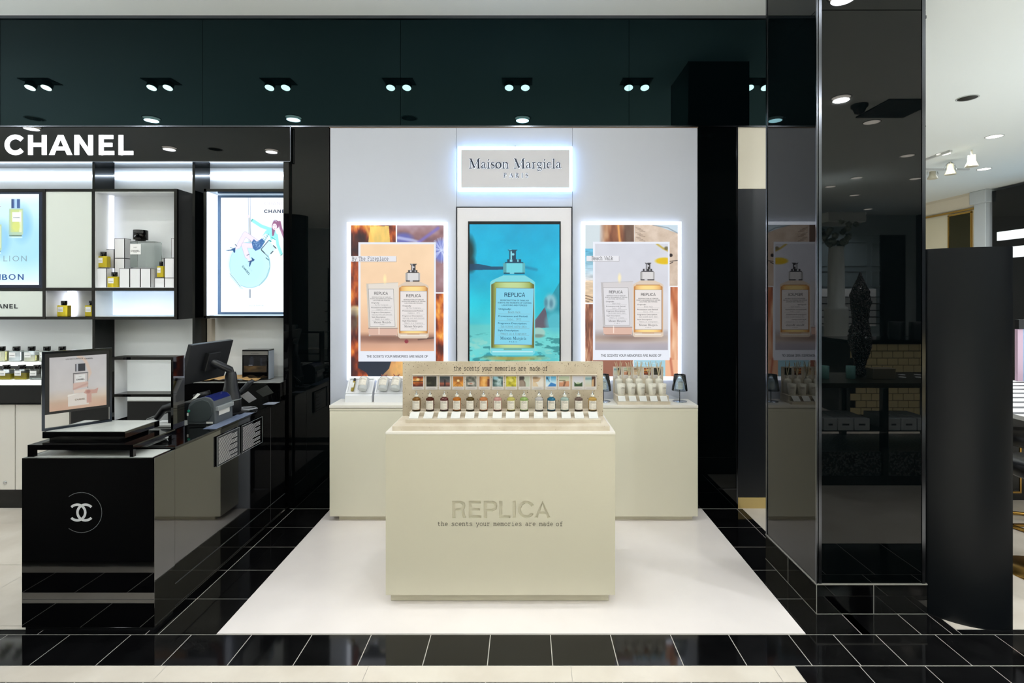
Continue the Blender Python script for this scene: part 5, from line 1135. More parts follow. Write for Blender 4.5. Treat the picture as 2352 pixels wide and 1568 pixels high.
a0 = a.fn; ca, sa = math.cos(math.radians(50)), math.sin(math.radians(50))
a.fn = lambda x, y, l: a0(560+(x*ca-y*sa), 608+(x*sa+y*ca), l); a.text('CHANEL', 0, 26, 4, 4.6, (20, 70, 90), 1, 'chanel'); a.text('CHANCE', 2, 24, -3, 3.4, (170, 210, 224), 1); a.fn = a0
a.text('EAU DE PARFUM', 572, 605, 703, 3, (160, 172, 186), 1); a.text('DE L ESSENCE', 572, 604, 690, 2.4, (220, 228, 236), 1)
a.build('picture', LIT2, t)

# perfume bottles with square shoulders
SQ = {}
def square_bottle(w_, h_, d_, liquid, label, group=None, cap=BLACKL, fill=1.0, text=True):
    t = thing('square_bottle', label, 'bottle', (0, 0, 0), group, world=False)
    ch = h_*.27; bh = h_-ch-.003; ys = -d_/2
    m_ = MB().box(-w_/2, w_/2, -d_/2, d_/2, 0, bh); o = m_.build('glass_body', GLASSC if fill < 1 else liquid, t, w_*.05, 2)
    if fill < 1: bx('perfume', -w_/2+.003, w_/2-.003, -d_/2+.003, d_/2-.003, .004, bh*fill, liquid, t)
    MB().lathe([(w_*.2, bh), (w_*.2, bh+.003)], n=20).build('neck', DCHROME, t)
    MB().lathe([(w_*.235, bh+.003), (w_*.245, bh+.004), (w_*.245, bh+.003+ch-.001), (w_*.235, bh+.003+ch)], n=24).build('cap', cap, t)
    a = Art(fn=lambda x, y, l: (x, ys-.0004*(l+1), y)); lw = w_*.52
    a.geo(([(-w_*.42, bh*.4), (-w_*.42+lw, bh*.4), (-w_*.42+lw, bh*.86), (-w_*.42, bh*.86)], [(0, 1, 2, 3)]), (238, 238, 236), 1)
    xc = -w_*.42+lw/2; g_ = merge(chanel_geo()); v, f = g_; kx = lw*.8/2100; a.geo(([(xc+(p[0]-1130)*kx, bh*.58+p[1]*kx*1.05) for p in v], f), (40, 44, 50), 2)
    a.build('paper_label', PRT, t); return t
YL = mat('perfume_yellow', (246, 222, 62), .05, trans=.45, ior=1.3); YP = mat('perfume_pale', (232, 222, 150), .05, trans=.7, ior=1.35); CLR = mat('perfume_clear', (236, 240, 240), .05, trans=.8, ior=1.33)
def put(o, x, y, D):
    o.location = (PX(x, D), D, PZ(y, D)); return o
s1 = square_bottle(.086, .128, .04, YL, 'yellow square perfume bottle on white boxes, left in the wall cabinet', 'square perfume bottles in the wall cabinet'); put(s1, 238, 614, 4.23)
s2 = put(dup(s1, (0, 0, 0), 'yellow square perfume bottle standing low between white boxes in the wall cabinet'), 263, 660.6, 4.22)
s3 = put(dup(s1, (0, 0, 0), 'slim yellow perfume bottle beside the white boxes, right in the wall cabinet'), 370.5, 636.5, 4.23); s3.scale = (.6, .8, 1.0)
s4 = put(dup(s1, (0, 0, 0), 'golden square perfume bottle alone in the bright lower cubby'), 147.5, 726, 4.27); 
s5 = put(dup(s1, (0, 0, 0), 'golden perfume bottle half hidden behind the divider in the lower cubby'), 211, 726, 4.27)
for o, (x, D) in ((s1, (0, 0)),): pass
BOXES = []
fb = thing('factice_bottle', 'oversized clear display bottle with black cap in the wall cabinet', 'bottle', (PX(327, 4.23), 4.23, PZ(615, 4.23)))
D = 4.2; x0, x1 = PX(298, D), PX(355, D)
MB().box(x0, x1, D+.0, D+.09, PZ(613.5, D), PZ(553.5, D)).build('glass_body', thin_glass('thick_glass', (242, 246, 245), .05), fb, .006)
MB().lathe([(.036, 0), (.036, .012), (.052, .013), (.052, .09), (.05, .092)], (PX(323, D+.045), D+.045, PZ(553, D)), 32).build('cap', BLACKL, fb)
a = Art(D-.001); a.rect(299, 323.5, 560, 584, (240, 240, 238), 1); a.text('1957', 307, 315, 569.5, 3, (60, 60, 64), 2); a.text('CHANEL', 300.5, 321, 576, 3.6, (20, 20, 24), 2, 'chanel'); a.text('PARIS', 307, 315, 580.5, 1.6, (90, 90, 90), 2); a.build('paper_label', PRT, fb)
# white cartons with black edges
def carton(x0, x1, y0, y1, D, dp, label, q=[0]):
    t = thing('perfume_carton', label, 'box', (PX((x0+x1)/2, D), D+dp/2, PZ(y1, D)), 'white cartons with black edges in the wall cabinet')
    X0, X1, Z0, Z1 = PX(x0, D), PX(x1, D), PZ(y1, D), PZ(y0, D); e = .0032; m_ = MB()
    m_.box(X0, X1, D, D+dp, Z0, Z1, 1)
    def face(p): m_.add(p, [(0, 1, 2, 3)], 0)
    face([(X0+e, D-.0003, Z0+e*.3), (X1-e, D-.0003, Z0+e*.3), (X1-e, D-.0003, Z1-e), (X0+e, D-.0003, Z1-e)])
    face([(X1+.0003, D+e, Z0+e*.3), (X1+.0003, D+dp-e, Z0+e*.3), (X1+.0003, D+dp-e, Z1-e), (X1+.0003, D+e, Z1-e)]); face([(X0-.0003, D+e, Z0+e*.3), (X0-.0003, D+dp-e, Z0+e*.3), (X0-.0003, D+dp-e, Z1-e), (X0-.0003, D+e, Z1-e)])
    face([(X0+e, D+e, Z1+.0003), (X1-e, D+e, Z1+.0003), (X1-e, D+dp-e, Z1+.0003), (X0+e, D+dp-e, Z1+.0003)])
    m_.build('carton_body', [mat('carton_white', (236, 236, 238), .4), BLACKM], t)
fl_ = 660.6
for (x0, x1, y0, y1, D, dp, lb) in (
    (221, 245, 615.5, fl_, 4.2, .06, 'white carton under the left yellow bottle, bottom left of the wall cabinet'),
    (274, 297.6, 616, fl_, 4.19, .1, 'white carton right of the low yellow bottle, in the bottom row'),
    (298.2, 322, 616, fl_, 4.19, .1, 'second white carton under the oversized clear bottle'),
    (322.6, 346, 616, fl_, 4.19, .1, 'third white carton under the oversized clear bottle'),
    (355, 377.5, 638, fl_, 4.2, .1, 'short white carton under the slim yellow bottle'),
    (378, 400, 638, fl_, 4.2, .1, 'short white carton in the bottom right corner of the wall cabinet'),
    (378, 400, 592.5, 637.6, 4.21, .09, 'white carton right of the slim yellow bottle'),
    (239, 262, 572, 615.2, 4.29, .05, 'white carton behind the left yellow bottle'),
    (263, 286, 547, 592.5, 4.27, .07, 'tall stacked white carton left of the clear bottle, upper one'),
    (263, 286, 593, fl_, 4.27, .07, 'stacked white carton left of the clear bottle, lower one'),
    (393, 400.2, 547, 592, 4.28, .06, 'white carton cut by the right edge of the wall cabinet, topmost'),
    (371, 377, 592.5, 637.5, 4.32, .03, 'narrow strip of white carton behind the slim yellow bottle')):
    carton(x0, x1, y0, y1, D, dp, lb)

# tester tiers at the far left
t = thing('tester_shelf', 'two tiered lit white shelf of tester bottles at the left edge', 'shelf', (-3.9, 4.25, 1.0))
xl, xr = -5.2, PX(212, 4.2)
bx('lower_shelf', xl, xr, 4.12, DB-.002, PZ(884, 4.12), PZ(874, 4.12), mat('lit_shelf', (255, 255, 255), .4, emit=(240, 248, 240), es=.55), t)
bx('upper_shelf', xl, xr, 4.24, DB-.002, PZ(840, 4.24), PZ(832, 4.24), mat('lit_shelf', (1, 1, 1)), t)
bx('riser', xl, xr, 4.27, DB-.003, PZ(873, 4.24), PZ(840.5, 4.24), BLACKM, t)
def tester_sq(liq, fill, label):
    return square_bottle(.1, .125, .04, liq, label, 'square testers on the lit shelf', fill=fill)
zu = PZ(832, 4.24)+.001; zl = PZ(874, 4.12)+.001
TS = [(4, YP, .95, 'pale gold tester at the left edge, upper tier of the lit shelf'), (38, CLR, .9, 'clear tester with black cap, second on the upper tier of the lit shelf'), (73, YP, .6, 'half full pale yellow tester, third on the upper tier of the lit shelf'), (108, YP, .8, 'tester on the upper tier of the lit shelf, cap just above the picture frame'), (143, YP, .8, 'tester on the upper tier of the lit shelf, rightmost cap above the picture frame')]
for x, m_, fi, lb in TS:
    o = tester_sq(m_, fi, lb); o.location = (PX(x, 4.3), 4.3, zu)
for x, m_, fi, lb in [(15, YL, .55, 'half full yellow tester at the left edge, lower tier of the lit shelf'), (51, YL, .62, 'yellow tester, second on the lower tier of the lit shelf'), (86, CLR, .5, 'clear tester partly hidden by the picture frame, lower tier')]:
    o = tester_sq(m_, fi, lb); o.location = (PX(x, 4.18), 4.18, zl); o.scale = (1.0, 1, .95)
# base cabinets
t = thing('base_cabinet', 'white lacquered base cabinet with black top and kickboard under the testers', 'cabinet', (-4.5, 4.2, 0))
bx('black_top', -5.6, PX(160, 4.12), 4.12, DB, PZ(925, 4.12), PZ(884.5, 4.12), BLACKL, t)
xs = [-5.6, -4.83, PX(35, 4.15), PX(160, 4.15)]
for i, (a_, b_) in enumerate(zip(xs, xs[1:])): bx('door', a_+.004, b_-.004, 4.15, 4.17, PZ(1124, 4.15), PZ(929, 4.15), mat('cabinet_white', (226, 222, 214), .15), t)
bx('carcass', -5.6, PX(160, 4.15), 4.172, DB, PZ(1126, 4.15), PZ(925, 4.12), BLACKM, t); bx('kickboard', -5.6, PX(160, 4.15), 4.19, DB, 0, PZ(1126, 4.15), BLACKG, t)
MB().lathe([(.014, 0), (.014, .004), (.01, .005)], n=16).xform(Matrix.Translation((PX(12, 4.15), 4.15, PZ(1108, 4.15))) @ Matrix.Rotation(PI/2, 4, 'X')).build('lock', CHROME, t)
t = thing('back_desk', 'black back desk with pale top along the alcove, behind the picture frame', 'cabinet', (-3.0, 4.2, 0))
bx('body', PX(160, 4.1)+.01, PX(408, 4.1), 4.1, DB, 0, .885, BLACKM, t); bx('top', PX(160, 4.1)+.01, PX(408, 4.1), 4.098, DB, .885, .893, mat('pale_top', (196, 198, 194), .25), t)
t = thing('service_desk', 'taller black glossy desk unit with mirror-like top, behind the monitor', 'desk', (-2.3, 4.2, 0))
bx('body', PX(410, 4.1), XR-.045, 4.1, DB-.002, 0, 1.03, BLACKL, t); bx('top', PX(410, 4.1), XR-.045, 4.098, DB-.002, 1.03, 1.038, mat('glossy_grey_top', (150, 152, 150), .03), t)
bx('side_lining', PX(484, DB), PX(494, DB), 4.33, DB-.001, 1.04, PZ(731, DB), mat('side_lining', (206, 196, 180), .5), t)
t = thing('gift_set_box', 'black windowed gift set box with silver side, standing in the alcove', 'box', (PX(590, 4.2), 4.25, 1.039))
D = 4.2; za = 1.039
bx('box', PX(556, D), PX(616, D), D, D+.1, za, PZ(803, D), BLACKL, t, .002); a = Art(D-.001); a.rect(557, 615, 806.5, 815, (110, 108, 104), 1); a.rect(559, 613, 817, 855, (18, 18, 22), 1)
cv = Cv(560, 612, 840, 854, .8, (20, 18, 16)); n = cv.noise(14, 3, 3, .6, 1.5); cv.im = cv.ramp(n, [(0, (14, 12, 10)), (.5, (70, 54, 34)), (.8, (120, 96, 60)), (1, (60, 46, 30))]); a.grid(cv, 2)
a.rect(573, 583, 822, 840, (34, 36, 46), 2); a.rect(575.5, 580.5, 818.5, 823, (44, 46, 58), 2); a.rect(598, 602, 822, 840, (34, 36, 46), 2); a.text('CHANEL', 571.5, 580.5, 838.5, 1.6, (190, 196, 210), 3, 'chanel'); a.text('CHANEL', 577, 596, 811.8, 2.0, (60, 60, 60), 3, 'chanel'); a.build('window_print', PRT, t)
bx('silver_side', PX(616, D)+.0005, PX(616, D)+.002, D+.005, D+.095, za+.003, PZ(806, D), mat('silver_card', (190, 200, 216), .2, .4), t)
t = thing('wrapping_paper', 'crumpled brown wrapping paper lying on the desk behind the monitor', 'paper', (PX(500, 4.2), 4.15, 1.04))
m_ = MB(); r = np.random.RandomState(8); nx, ny = 18, 6
for j in range(ny+1):
    for i in range(nx+1): 
        u = i/nx; m_.v.append((PX(455, 4.2)+u*(PX(600, 4.2)-PX(455, 4.2)), 4.11+.2*j/ny+.01*math.sin(i*1.3), 1.041+.022*abs(math.sin(i*.8+j*.9))*r.rand()+.012*math.sin(u*PI)))
for j in range(ny):
    for i in range(nx): b0 = j*(nx+1)+i; m_.f.append((b0, b0+1, b0+nx+2, b0+nx+1)); m_.m.append(0); m_.sm.append(True)
o = m_.build('sheet', KRAFT, t); s = o.modifiers.new('thick', 'SOLIDIFY'); s.thickness = .001

# ---------------------------------------------------------------- cash desk and its front display
t = thing('cash_desk', 'long black lacquer cash desk with mirror gloss side, running back to the alcove', 'desk', (-2.2, 3.4, 0))
bx('body', -2.5, -1.903, 2.806, 4.09, .03, .885, DESKG, t); bx('kickboard', -2.49, -1.93, 2.81, 4.09, 0, .03, BLACKM, t)
bx('worktop', -2.505, -1.899, 2.803, 4.095, .887, .9, BLACKL, t, .001)
sm = MB()
for y in (3.86,): sm.box(-1.9031, -1.9024, y, y+.003, .03, .885)
sm.box(-1.9035, -1.9, 2.806, 4.09, .155, .158); sm.build('panel_seam', mat('seam_grey', (70, 70, 72), .3), t)
t = thing('display_stand', 'black lacquer front unit with white interlocking ring emblem, at the left foreground', 'counter', (-2.24, 2.72, 0))
D = 2.645
bx('body', -2.58, -1.899, D, 2.80, .02, .889, DESKG, t, .001); bx('base', -2.57, -1.91, D+.01, 2.80, 0, .02, BLACKM, t); bx('pale_inset', -2.56, -1.92, D+.012, 2.795, .889, .8905, mat('pale_surface', (212, 216, 212), .12), t); bx('lower_seam', -2.575, -1.902, D-.0006, D, .163, .165, mat('seam_grey', (1, 1, 1)), t)
a = Art(D-.0012); cx, cy = 187, 1176.5
g1 = [(cx+13+19*math.cos(q)*1, cy+21*math.sin(q)) for q in [math.radians(42+(318-42)*i/30) for i in range(31)]]
def ribp(pts, w_): v, f = ribbon(pts, w_); return v, f
C1 = [(cx+9.5+18.5*math.cos(q), cy+18*math.sin(q)) for q in [math.radians(43+(317-43)*i/32) for i in range(33)]]
C2 = [(cx-9.5-18.5*math.cos(q), cy+18*math.sin(q)) for q in [math.radians(43+(317-43)*i/32) for i in range(33)]]
a.geo(ribp(C1, 5.6), (214, 216, 220), 1); em1 = a.build('emblem_ring', PRT, t)
a = Art(D-.0016); a.geo(ribp(C2, 5.6), (214, 216, 220), 1); a.build('emblem_ring', PRT, t)
a = Art(D-.0012); a.geo(ribp([(cx+47*math.cos(q), cy+46*math.sin(q)) for q in [math.radians(-128+256*i/48) for i in range(49)]], 1.0), (120, 122, 126), 1); a.build('emblem_circle', PRT, t)
t = thing('desk_mat', 'pale glossy mat on the cash desk under the open riser frame', 'mat', (-2.3, 2.9, .9)); bx('sheet', -2.48, -2.06, 2.81, 3.02, .9003, .9015, mat('pale_surface', (212, 216, 212), .12), t)
t = thing('riser_frame', 'black glossy open riser frame standing on the front unit', 'riser', (-2.33, 2.86, .889))
rz = .9525; m_ = MB(); X0, X1, Y0, Y1 = -2.565, -2.02, 2.66, 2.98
m_.box(X0, X1, Y0, Y1, rz-.026, rz)
for a_, b_ in ((X0, X0+.032), (X1-.018, X1)): m_.box(a_, b_, Y0, Y0+.02, .8907, rz-.026); m_.box(a_, b_, Y1-.03, Y1, .9017, rz-.026)
m_.build('frame', BLACKL, t)
t = thing('plinth_tray', 'black display tray with pale top surface, under the picture frame', 'tray', (-2.36, 2.9, rz))
D = 2.74; x0, x1 = PX(97, D), PX(287, D)
bx('body', x0, x1, D, 3.0, rz+.012, PZ(990, D)-.004, BLACKL, t, .001); bx('foot', x0+.02, x1-.05, D+.02, 2.98, rz, rz+.012, BLACKM, t); bx('pale_surface', x0+.015, x1-.006, D+.006, 2.99, PZ(990, D)-.004, PZ(990, D)-.002, mat('pale_surface', (212, 206, 204), .12), t)
zt = PZ(990, D)-.002
# chrome picture frame, turned
P0 = Vector((PX(88, 2.72), 2.74, zt)); P1 = Vector((PX(256, 2.96), 2.965, zt)); dirx = (P1-P0).normalized(); Lf = (P1-P0).length; nrm = Vector((dirx.y, -dirx.x, 0))
Hf = PZ(802, 2.72)-PZ(986, 2.72)
def ff(u, z, n_): return tuple(P0+dirx*u+Vector((0, 0, z))+nrm*n_)
t = thing('picture_frame', 'dark chrome framed picture of a ribboned perfume bottle, standing turned on the tray', 'picture frame', tuple(P0+dirx*Lf/2))
def slab(mb, u0, u1, z0, z1, n0, n1):
    vs = [ff(u, z, n_) for n_ in (n1, n0) for u, z in ((u0, z0), (u1, z0), (u1, z1), (u0, z1))]
    mb.add(vs, [(0, 1, 2, 3), (7, 6, 5, 4), (0, 4, 5, 1), (1, 5, 6, 2), (2, 6, 7, 3), (3, 7, 4, 0)])
m_ = MB(); tk = .012
slab(m_, 0, Lf, Hf-tk, Hf, -.02, 0); slab(m_, 0, Lf, 0, tk, -.02, 0); slab(m_, 0, tk, tk, Hf-tk, -.02, 0); slab(m_, Lf-tk, Lf, tk, Hf-tk, -.02, 0); m_.build('metal_frame', mat('gunmetal', (58, 64, 74), .14, 1), t)
m_ = MB(); zb = Hf*.20; slab(m_, tk, Lf-tk, zb, Hf-tk, -.018, -.004); m_.build('black_board', BLACKP, t)
px = lambda u, v: ff(.03+u*(Lf-.055), zb+.014+(1-v)*(Hf-tk-zb-.036), -.0035)
a = Art(fn=lambda x, y, l: tuple(Vector(px(x/160, y/140))+nrm*.0005*l)); cv = Cv(0, 160, 0, 140, .9).vgrad([(0, (198, 196, 204)), (.6, (208, 204, 208)), (.78, (212, 196, 186)), (.85, (206, 178, 160)), (1, (206, 168, 150))])
n = cv.noise(50, 3, 3); cv.im += (n[..., None]-.5)*16
cv.line([(78, 0), (96, 10), (106, 30), (112, 48), (104, 62)], 9, (216, 194, 184), .9, 3); cv.rect(50, 108, 100, 132, (224, 216, 214)); cv.line([(50, 104), (96, 96)], 3, (236, 232, 230)); cv.rect(70, 98, 21, 41, (52, 54, 64)); cv.rect(73, 78, 21, 41, (190, 192, 204))
cv.rect(64, 106, 45, 100, (206, 200, 204)); cv.rect(64, 106, 45, 47.5, (90, 90, 96)); cv.rect(64, 66, 45, 88, (110, 108, 112)); cv.rect(104, 106, 45, 88, (130, 126, 128)); cv.rect(70, 98, 50, 70, (228, 228, 232)); cv.poly([(64, 72), (106, 70), (106, 84), (64, 88)], (214, 182, 174), .9); cv.line([(66, 88), (104, 76)], 5, (196, 156, 150), .7, 3); cv.rect(66, 104, 90, 99, (222, 206, 200))
cv.poly([(100, 92), (124, 94), (136, 90), (132, 104), (116, 104), (116, 128), (102, 128), (102, 104), (94, 100)], (200, 154, 146), .9); cv.ell(107, 98, 6, 5, (176, 124, 118), .8, 3)
a.grid(cv); a.text('LES EXCLUSIFS DE', 44, 92, 8.5, 3.6, (60, 60, 66), 1, weight=.9); a.text('CHANEL', 96, 120, 8.5, 3.6, (60, 60, 66), 1, 'chanel'); a.text('CHANEL', 73, 96, 63, 4, (40, 40, 46), 2, 'chanel'); a.text('1957', 80, 88, 56, 2.2, (90, 90, 96), 2); a.text('CHANEL', 69, 98, 116, 4.4, (120, 100, 80), 2, 'chanel')
a.build('picture', mat('x', (0, 0, 0)) if 0 else PRT, t)
# open black shelf frame
t = thing('shelf_frame', 'black glossy open shelf frame behind the tray, right of the picture frame', 'shelf', (PX(325, 3.04), 3.08, rz))
D = 3.035; X0, X1, Z0, Z1 = PX(256, D), PX(398, D), .9, PZ(820, D)
m_ = MB(); m_.box(X0, X1, D, D+.1, Z1-.016, Z1); m_.box(X0, X0+.016, D, D+.1, Z0+.001, Z1-.016); m_.box(X1-.014, X1, D, D+.1, Z0+.001, Z1-.016); m_.box(X0+.016, X1-.014, D, D+.1, PZ(911, D), PZ(905, D)); m_.build('frame', BLACKL, t)
m_ = MB(); m_.box(X0+.0162, X0+.0175, D+.002, D+.098, PZ(965, D), Z1-.017); m_.build('white_lining', AW, t)

# signs on the desk side
for i, (y0, y1, lb, mm) in enumerate(((3.173, 3.425, 'grey framed text panel with fine white print, nearer one on the desk side', mat('sign_dark_grey', (52, 54, 58), .15)), (3.447, 3.72, 'black text panel with fine white print, farther one on the desk side', BLACKL))):
    t = thing('notice_panel', lb, 'sign', (-1.897, (y0+y1)/2, .67), 'notice panels on the cash desk side')
    bx('board', -1.898, -1.892, y0, y1, .668, .853, mm, t)
    rim = MB()
    for a_, b_, c_, d_ in ((y0, y1, .668, .670), (y0, y1, .851, .853), (y0, y0+.002, .668, .853), (y1-.002, y1, .668, .853)): rim.box(-1.8925, -1.891, a_, b_, c_, d_)
    rim.build('edge', GREYL, t)
    a = Art(fn=lambda x, y, l: (-1.8917+.0002*l, x, y)); r = random.Random(i)
    for k in range(21):
        ln = .93 if k not in (0, 5, 9, 14, 18) else r.uniform(.45, .7); z = .835-k*.0077
        a.geo(([(y0+.014, z), (y0+.014+(y1-y0-.03)*ln, z), (y0+.014+(y1-y0-.03)*ln, z+.0026), (y0+.014, z+.0026)], [(0, 1, 2, 3)]), (200, 200, 202), 1)
    a.build('print', PRT, t)

# monitor
WT = .9
t = thing('monitor', 'black till monitor seen from behind, tilted on a swivel stand', 'monitor', (-2.13, 3.6, WT))
TL, TR, BL = Vector((-2.162, 3.35, 1.401)), Vector((-2.128, 3.77, 1.401)), Vector((-2.232, 3.35, 1.137)); BR = TR+BL-TL
nn = (TR-TL).cross(BL-TL).normalized(); nn = nn if nn.x < 0 else -nn
vs = [tuple(p) for p in (BL, BR, TR, TL)]+[tuple(p+nn*.028) for p in (BL, BR, TR, TL)]
MB().add(vs, [(0, 1, 2, 3), (7, 6, 5, 4), (0, 4, 5, 1), (1, 5, 6, 2), (2, 6, 7, 3), (3, 7, 4, 0)]).build('screen_housing', mat('housing', (26, 28, 32), .4), t, .004)
cpt = (TL+TR+BL+BR)/4; ux = (TR-TL).normalized(); uz = (TL-BL).normalized()
m_ = MB(); h1, h2 = .06, .055; q = [cpt-ux*h1+uz*.07, cpt+ux*h1+uz*.07, cpt+ux*h1-uz*h2, cpt-ux*h1-uz*h2]; q = [p-nn*.001 for p in q]; q2 = [p-nn*.03 for p in q]
m_.add([tuple(p) for p in q+q2], [(0, 1, 2, 3), (7, 6, 5, 4), (0, 4, 5, 1), (1, 5, 6, 2), (2, 6, 7, 3), (3, 7, 4, 0)]); m_.build('mount_plate', BLACKP, t, .003)
hp = cpt-nn*.055; sx_, sy_ = -2.085, 3.66
m_ = MB(); m_.tube([tuple(cpt-nn*.02), tuple(hp), (sx_-.01, sy_, 1.2), (sx_, sy_, 1.16)], .026, 10); m_.build('hinge_arm', mat('arm_black', (28, 30, 34), .3), t)
MB().lathe([(.064, 0), (.066, .003), (.064, .085)], (sx_, sy_, WT+.003), 28).build('lower_base', BLACKP, t); MB().lathe([(.067, 0), (.067, .005)], (sx_, sy_, WT+.088), 28).build('ring', GREYL, t)
MB().lathe([(.064, 0), (.058, .03), (.044, .09), (.036, .17), (.03, .19)], (sx_, sy_, WT+.093), 28).build('stand', mat('arm_black', (1, 1, 1)), t); bx('foot_plate', sx_-.07, sx_+.12, sy_-.1, sy_+.13, WT, WT+.003, BLACKP, t)
# label printer
t = thing('label_printer', 'grey label printer with dark blue window and green button on the cash desk', 'printer', (-2.0, 3.35, WT))
t.rotation_euler = (0, 0, 0); D = 3.29
prof = [(430, 975), (429, 948), (433, 930), (440, 922), (455, 915), (470, 911.5), (482, 914), (490, 922), (493, 936), (494, 975)]
P = [(PX(a_, D), max(WT+.001, PZ(b_, D))) for a_, b_ in prof]; P = [(x, z if z > WT+.004 else WT+.001) for x, z in P]
MB().prism(P, D, D+.2, 'y').build('housing', GREYP, t, .004)
sp = [(436, 968), (434, 950), (438, 932), (450, 922), (466, 917), (480, 922), (487, 934), (488, 950), (482, 962), (468, 969)]
MB().prism([(PX(a_, D), PZ(b_, D)) for a_, b_ in sp], D-.008, D+.004, 'y').build('side_cover', mat('side_grey', (58, 66, 68), .4), t, .003)
MB().prism([(PX(a_, D), PZ(b_, D)) for a_, b_ in ((456, 915.5), (470, 912), (482, 914.5), (490, 922.5), (486, 922), (470, 915), (458, 917))], D+.01, D+.19, 'y').xform(Matrix.Translation((0, 0, .004))).build('window', BLUEW, t)
bx('rear_feed', PX(411, D), PX(431, D), D+.03, D+.17, WT+.02, PZ(926, D), BLACKP, t, .004); bx('front_lip', PX(492, D), PX(499, D), D+.01, D+.19, PZ(945, D), PZ(935, D), GREYL, t, .003); bx('name_sticker', PX(494, D)+.0006, PX(494, D)+.0014, D+.04, D+.16, PZ(957, D), PZ(945, D), PAPER, t)
MB().lathe([(.0085, 0), (.0085, .003), (.006, .004)], n=18).xform(Matrix.Translation((PX(433.5, D)+.006, D-.008, PZ(943, D))) @ Matrix.Rotation(PI/2, 4, 'X')).build('green_button', mat('button_green', (20, 150, 120), .3), t)
bx('small_label', PX(431, D), PX(435, D), D-.0086, D-.008, PZ(954, D), PZ(947.5, D), PAPER, t); bx('data_sticker', PX(474, D), PX(489, D), D-.0012, D, PZ(972.5, D), PZ(968.5, D), PAPER, t)
t = thing('receipt_roll', 'black disc shaped reader with white paper strip on top of the label printer', 'reader', (-2.05, 3.5, WT))
MB().lathe([(.05, 0), (.052, .004), (.052, .024), (.048, .028)], n=28).xform(Matrix.Translation((PX(465, 3.56), 3.56, PZ(905, 3.56)-.014)) @ Matrix.Rotation(-.28, 4, 'Y')).build('disc', BLACKP, t)
bx('column', PX(465, 3.56)-.03, PX(465, 3.56)+.03, 3.54, 3.6, WT, PZ(905, 3.56)-.01, BLACKM, t)
m_ = MB(); xa = PX(424, 3.45); m_.add([(xa, 3.45, PZ(934, 3.45)), (xa+.02, 3.45, PZ(932, 3.45)), (xa+.075, 3.5, PZ(908, 3.45)), (xa+.055, 3.5, PZ(906, 3.45))], [(0, 1, 2, 3)]); o = m_.build('paper_strip', PAPER, t); s = o.modifiers.new('t', 'SOLIDIFY'); s.thickness = .001
# card terminals
for i, (x, y, D, sc, lb) in enumerate(((560, 897, 3.86, 1.0, 'card payment terminal tilted up on its stand, beside the monitor foot'),)):
    t = thing('card_terminal', lb, 'card terminal', (PX(x, D), D, WT))
    R_ = Matrix.Translation((PX(x, D), D, PZ(y, D)+.01)) @ Matrix.Rotation(-.82, 4, 'Y')
    m_ = MB().box(-.085, .085, -.035, .035, -.011, .011); m_.xform(R_); m_.build('body', mat('terminal_grey', (66, 68, 72), .25), t, .006)
    m_ = MB().box(.0, .07, -.028, .028, .011, .013); m_.xform(R_); m_.build('display', mat('silver_card', (1, 1, 1)), t); m_ = MB().box(-.075, -.01, -.028, .028, .011, .014); m_.xform(R_); m_.build('keypad', GREYL, t)
    MB().tube([(PX(545, D), D, WT+.002), (PX(548, D), D, WT+.04), (PX(555, D), D, PZ(900, D))], .012, 8).build('stand', BLACKP, t)
def leaning_card(name, pts, lb, cat, mm):
    t = thing(name, lb, cat, pts[0]); m_ = MB().add(pts, [(0, 1, 2, 3)]); o = m_.build('card', mm, t); s = o.modifiers.new('t', 'SOLIDIFY'); s.thickness = .004; return t
D = 3.8; leaning_card('card_holder', [(PX(552, D), D, PZ(909, D)), (PX(572, D), D, PZ(925, D)), (PX(589, D), D, PZ(916, D)), (PX(569, D), D, PZ(898.5, D))], 'silver card holder leaning below the payment terminal', 'holder', mat('silver_card2', (170, 170, 172), .3, .3))
D = 3.95; leaning_card('small_sign', [(PX(587, D), D, PZ(898, D)), (PX(604, D), D, PZ(911, D)), (PX(628, D), D, PZ(902, D)), (PX(613, D), D, PZ(884.5, D))], 'dark grey tent card at the back end of the cash desk', 'sign', mat('tent_grey', (52, 54, 52), .4))
t = thing('coiled_cable', 'pale cable coiled beside the monitor foot plate', 'cable', (PX(570, 3.72), 3.72, WT)); r = random.Random(2)
MB().tube([(PX(570, 3.72)+.055*math.cos(a_)*(1+.2*math.sin(a_*1.7)), 3.72+.05*math.sin(a_), WT+.006+.003*(a_/6)) for a_ in [.35*k for k in range(54)]], .003, 6).build('cord', mat('cable_grey', (150, 152, 158), .4), t)
t = thing('paper_slip', 'thin pale paper slip lying at the back edge of the cash desk', 'paper', (PX(619, 3.95), 3.95, WT)); bx('sheet', PX(603, 3.9), PX(630, 3.9), 3.9, 3.99, WT+.0005, WT+.0015, mat('slip', (150, 156, 170), .4), t)
t = thing('plastic_sleeve', 'clear grey sleeve lying along the edge of the cash desk', 'sleeve', (-1.95, 3.4, WT)); bx('sheet', -1.985, -1.902, 3.18, 3.62, WT+.0005, WT+.003, mat('sleeve', (120, 132, 158), .2), t)
t = thing('barcode_scanner', 'black and white handheld barcode scanner lying behind the shelf frame', 'scanner', (PX(375, 3.3), 3.3, WT)); D = 3.25
MB().tube([(PX(360, D), D, WT+.05), (PX(378, D), D, PZ(938, D)), (PX(402, D), D, PZ(932, D))], .02, 10, taper=.028).build('handle', BLACKP, t); MB().lathe([(.03, 0), (.034, .02), (.03, .05)], (PX(404, D), D+.02, PZ(945, D)), 18).build('head', GREYL, t)
